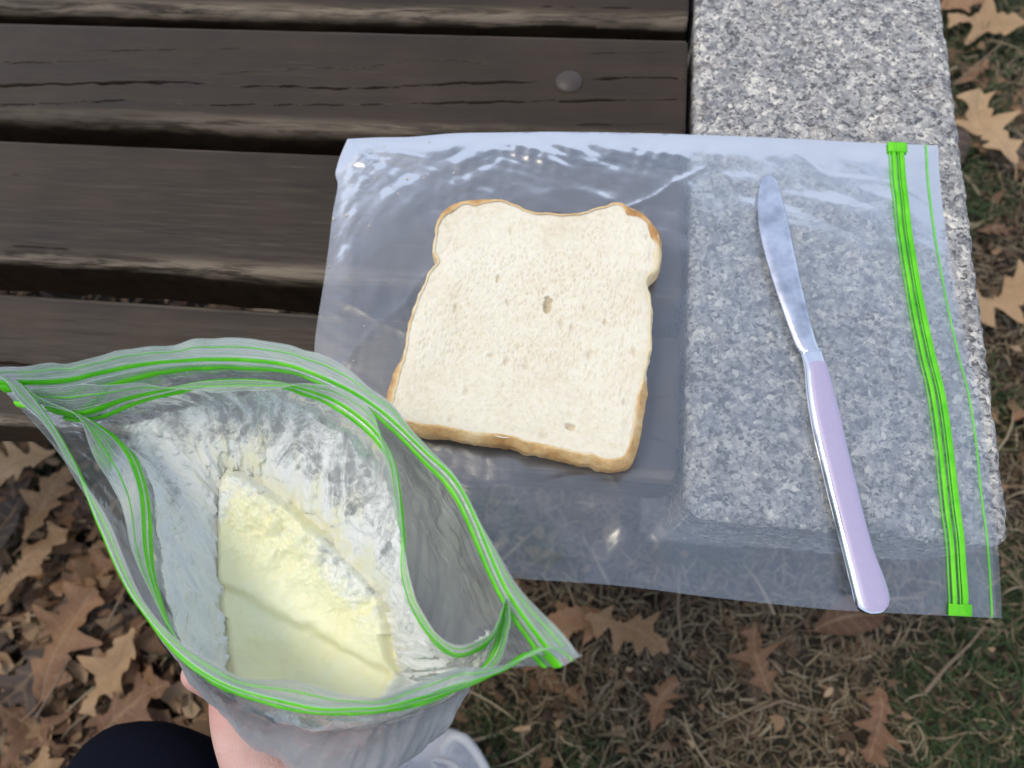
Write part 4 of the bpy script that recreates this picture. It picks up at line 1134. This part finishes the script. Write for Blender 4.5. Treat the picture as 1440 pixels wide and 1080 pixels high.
named = [ # px,py,size m,rot deg,kind,mat,label,z,seed
 (1400, 175, .115, 100, 'oak', 0, 'large pale tan lobed oak leaf right of the granite slab near the picture top', .035, 0),
 (1425, 425, .115, 15, 'oak', 0, 'tan oak leaf cut by the right picture edge halfway down the granite slab', .035, 1),
 (1385, 28, .10, 160, 'oak', 0, 'tan oak leaf in the top right corner beyond the granite slab', .03, 2),
 (1360, 705, .085, 200, 'leaf', 0, 'small tan leaf half hidden under the corner of the granite slab', .02, 3),
 (885, 893, .090, 335, 'oak', 0, 'tan forked oak leaf just below the flat bag and right of the open bag', .03, 1),
 (800, 880, .085, 190, 'leaf', 1, 'rounded brown leaf between the open bag and the forked tan oak leaf', .022, 4),
 (1195, 876, .07, 20, 'leaf', 1, 'dull brown leaf lying behind the end of the knife handle', .02, 5),
 (75, 700, .095, 80, 'oak', 0, 'orange-tan oak leaf left of the open bag close below the bench edge', .035, 3),
 (42, 800, .115, 60, 'oak', 0, 'broad golden tan oak leaf at the left picture edge beside the open bag', .04, 4),
 (125, 800, .105, 200, 'oak', 1, 'brown oak leaf with narrow lobes right of the golden leaf', .028, 1),
 (105, 900, .120, 70, 'oak', 1, 'reddish brown oak leaf below the golden leaf left of the open bag', .035, 0),
 (148, 945, .095, 235, 'oak', 0, 'pointed tan oak leaf standing over the navy knee', .036, 2),
 (20, 655, .085, 200, 'oak', 0, 'tan oak leaf tucked under the bench edge at the left picture edge', .03, 5),
 (3, 745, .080, 85, 'leaf', 2, 'dark grey rounded leaf cut by the left picture edge', .04, 6),
 (20, 960, .105, 240, 'oak', 2, 'very dark brown leaf at the left picture edge low down', .032, 6),
 (40, 1035, .090, 320, 'oak', 1, 'pinkish brown oak leaf in the bottom left corner', .03, 2),
 (60, 1070, .085, 300, 'oak', 0, 'tan oak leaf at the bottom picture edge left of the knee', .028, 4),
 (190, 1000, .10, 30, 'oak', 1, 'brown oak leaf directly behind the navy knee', .028, 5),
 (1070, 920, .07, 110, 'oak', 1, 'small reddish oak leaf in the grass below the flat bag', .02, 6),
 (935, 985, .055, 75, 'oak', 1, 'reddish brown leaf in dry grass right of the white trainer', .02, 3),
 (1225, 1020, .07, 250, 'oak', 1, 'small brown leaf in dry grass below the knife handle', .02, 0),
]
for (a, b, s, r, k, mi, lab, z, sd_) in named: put_leaf(a, b, s, R_(r), k, mi, lab, None, z, sd_)
rl = random.Random(5)
n_left = n_right = 0
for k in range(190):
    if k < 120:      # beneath and left of the bench edge: a carpet of leaves
        px, py = rl.uniform(-260, 330), rl.uniform(600, 1250); lab = 'brown fallen leaf in the deep litter left of the open bag'; grp = 'leaf litter left of the open bag'
        mi = rl.choice([0, 1, 1, 1, 2, 2]); s = rl.uniform(.042, .085)
    elif k < 165:
        px, py = rl.uniform(1300, 1640), rl.uniform(-180, 640); lab = 'brown fallen leaf in the strip of ground right of the granite slab'; grp = 'leaves right of the granite slab'
        mi = rl.choice([0, 1, 1, 1, 2]); s = rl.uniform(.045, .09)
    else:
        px, py = rl.uniform(560, 1550), rl.uniform(830, 1300); lab = 'small dull brown leaf half sunk in the dry grass below the flat bag'; grp = 'leaves in the dry grass'
        mi = rl.choice([1, 1, 2, 2]); s = rl.uniform(.03, .065)
    kd = rl.choice(['oak', 'oak', 'leaf'])
    cn = ('light tan', 'mid brown', 'dark brown')[mi]; kn_ = 'lobed oak leaf' if kd == 'oak' else 'plain oval leaf'
    if k < 120: wh = 'close under the bench edge' if py < 760 else ('beside the navy knee' if py > 960 and px > 60 else ('near the left picture edge' if px < 120 else 'half under the open bag'))
    elif k < 165: wh = 'beside the far end of the granite slab' if py < 220 else 'beside the middle of the granite slab'
    else: wh = 'in dry grass under the open bag and trainer' if px < 850 else ('in dry grass below the knife handle' if px < 1250 else 'in dry grass at the bottom right corner')
    lab = 'fallen %s %s' % (cn + ' ' + kn_, wh)
    put_leaf(px, py, s, rl.uniform(0, 6.28), kd, mi, lab, grp, rl.uniform(.006, .026) if k < 165 else rl.uniform(.000, .010), k * 5 + k // 13)

# ------------------------------------------------------------------ straw, grass, bits
def blades(name, n, xy, length, width, mat, label_kind, lift, seed, flat=.8, jitter=.0):
    g = np.random.default_rng(seed); m = 5
    L = g.uniform(*length, n); Wd = g.uniform(*width, n); th = g.uniform(0, 2 * math.pi, n)
    cur = g.normal(0, .75, n); z0 = g.uniform(*lift, n); pit = np.abs(g.normal(0, 1 - flat, n)); arch = g.uniform(.0, .25, n) * L
    t = np.linspace(0, 1, m)[None]
    ang = th[:, None] + cur[:, None] * (t - .5) ; ds = L[:, None] / (m - 1)
    x = np.cumsum(np.cos(ang) * ds * np.cos(pit)[:, None], 1); y = np.cumsum(np.sin(ang) * ds * np.cos(pit)[:, None], 1)
    x -= x.mean(1, keepdims=True); y -= y.mean(1, keepdims=True)
    z = z0[:, None] + t * L[:, None] * np.sin(pit)[:, None] + arch[:, None] * 4 * t * (1 - t)
    x += xy[:, :1]; y += xy[:, 1:2]
    w = Wd[:, None] * (1 - t ** 3 * .85) * .5; roll = g.uniform(-.8, .8, n)[:, None]
    sx, sy, sz = -np.sin(ang) * np.cos(roll) * w, np.cos(ang) * np.cos(roll) * w, np.sin(roll) * w
    A = np.stack([x + sx, y + sy, z + sz], -1); B = np.stack([x - sx, y - sy, z - sz], -1)
    V = np.stack([A, B], 2).reshape(-1, 3)
    base = (np.arange(n) * m * 2)[:, None] + (np.arange(m - 1) * 2)[None]
    Fc = np.stack([base, base + 1, base + 3, base + 2], -1).reshape(-1, 4)
    sh = np.repeat(g.uniform(0, 1, n), m * 2)
    o = mesh(name, V, Fc, mat, attrs={'shade': sh}); o['kind'] = 'stuff'; o['label'] = label_kind
    return o
def spots(n, seed, f):
    """scatter over the ground round the bench; f(x,y) = density 0..1"""
    g = np.random.default_rng(seed); out = []
    while sum(map(len, out)) < n:
        p = np.stack([g.uniform(-1.1, 1.1, n * 2), g.uniform(-.75, 1.0, n * 2)], 1)
        out.append(p[g.uniform(0, 1, len(p)) < f(p[:, 0], p[:, 1])])
    return np.concatenate(out)[:n]
def under_bench(x, y): return ((x < XG1 - .03) & (y > gy0 + .1)).astype(float)
def reg(x, y):      # 1 in the grassy part, 0 in the leaf litter on the left
    return 1 / (1 + np.exp(-(x + .13) / .05))
green_n = lambda x, y: np.clip(fbm(x * 7 + 3, y * 7, 0, 201, 2) * 2.2 + .05, 0, 1)
STRAW = mat_blade('dry_grass_blades', [(0, (.10, .068, .035)), (.4, (.21, .155, .085)), (.8, (.34, .27, .165)), (1, (.44, .37, .25))])
GRASS = mat_blade('green_grass_blades', [(0, (.018, .035, .010)), (.5, (.038, .072, .020)), (1, (.075, .12, .035))])
BITS = mat_blade('litter_bits', [(0, (.030, .018, .011)), (.5, (.095, .055, .032)), (1, (.19, .12, .07))])
blades('dry_grass', 62000, spots(62000, 1, lambda x, y: (.20 + .8 * reg(x, y)) * (1 - .8 * under_bench(x, y)) * (1 - .45 * green_n(x, y))), (.008, .030), (.0006, .0018), STRAW, 'matted dry grass', (.0, .014), 11, .84)
blades('green_grass', 34000, spots(34000, 2, lambda x, y: np.clip(green_n(x, y) * (.15 + .85 * reg(x, y)) + .9 * np.exp(-((x - un(30, 690, 0)[0]) ** 2 + (y - un(30, 690, 0)[1]) ** 2) / .004), 0, 1) * (1 - .8 * under_bench(x, y))), (.015, .04), (.0008, .0020), GRASS, 'short green grass', (.0, .008), 12, .45)
blades('leaf_litter', 16000, spots(16000, 3, lambda x, y: (1 - .55 * reg(x, y)) * (1 - .5 * under_bench(x, y))), (.006, .022), (.003, .009), BITS, 'crumbled leaf litter', (.0, .010), 13, .8)
blades('straw_litter', 900, spots(900, 4, lambda x, y: 1 - .8 * under_bench(x, y)), (.03, .08), (.0016, .0034), STRAW, 'broad dead grass stalks', (.006, .020), 14, .88)

def fragments(name, n, xy, mat, seed):
    g = np.random.default_rng(seed); m = 7
    r0 = g.uniform(.004, .020, n) ; th = g.uniform(0, 6.28, n)[:, None] + np.arange(m)[None] * 2 * math.pi / m
    r0 = r0 * (1 - .55 * reg(xy[:, 0], xy[:, 1]))
    rr = r0[:, None] * g.uniform(.35, 1.25, (n, m)); st = g.uniform(.4, 1, n)[:, None]; ro = g.uniform(0, 6.28, n)[:, None]
    x, y = rr * np.cos(th), rr * np.sin(th) * st
    X, Y = x * np.cos(ro) - y * np.sin(ro), x * np.sin(ro) + y * np.cos(ro)
    ax, ay = g.normal(0, .35, (n, 1)), g.normal(0, .35, (n, 1)); cu = g.uniform(-25, 40, (n, 1))
    Z = X * ax + Y * ay + cu * x * x
    z0 = g.uniform(.002, .022, (n, 1))
    V = np.concatenate([np.stack([X, Y, Z + z0], -1), np.broadcast_to(np.stack([0 * z0, 0 * z0, z0], -1), (n, 1, 3))], 1)
    V[..., 0] += xy[:, :1]; V[..., 1] += xy[:, 1:2]
    b = (np.arange(n) * (m + 1))[:, None]; k = np.arange(m)[None]
    Fc = np.stack([b + k, b + (k + 1) % m, np.broadcast_to(b + m, (n, m))], -1).reshape(-1, 3)
    o = mesh(name, V.reshape(-1, 3), Fc, mat, smooth=True, attrs={'shade': np.repeat(g.uniform(0, 1, n), m + 1), 'vein': np.zeros(n * (m + 1))}); o['kind'] = 'stuff'; o['label'] = 'torn bits of dead leaves'
FRG = mat_blade('torn_leaf_bits', [(0, (.045, .024, .013)), (.4, (.17, .092, .046)), (.75, (.32, .195, .10)), (1, (.50, .35, .21))])
fragments('torn_leaves', 10500, spots(10500, 6, lambda x, y: (1 - .86 * reg(x, y)) * (1 - .6 * under_bench(x, y))), FRG, 15)
TW = mat_simple('twig_bark', (.20, .145, .095), .8, 0, .5, 300, .3)
twg = [(((1300, 975), (1330, 938), (1365, 905), (1385, 880)), .0022, 'thin curved twig in the grass right below the green seal'),
       (((150, 880), (175, 830), (198, 790)), .0016, 'thin straight twig lying on brown leaves left of the open bag'),
       (((50, 1010), (80, 960), (98, 925)), .0014, 'short twig on the dark leaves at the far left'),
       (((1340, 120), (1375, 90), (1410, 60)), .0014, 'thin twig on leaves right of the granite slab near the top'),
       (((955, 800), (953, 860), (958, 905)), .0020, 'upright dry stalk below the middle of the flat bag'),
       (((1060, 1000), (1100, 985), (1150, 1000)), .0018, 'pale bent stalk in the grass below the knife')]
for pp, r, lab in twg:
    pts = [Vector(un(a, b, .038 + .006 * (k % 2))) for k, (a, b) in enumerate(pp)]
    o = skin_chain('twig', pts, [(q, q + 1) for q in range(len(pts) - 1)], [r * (1 - .2 * q) for q in range(len(pts))], TW, None, 2)
    tag(o, lab, 'twig')
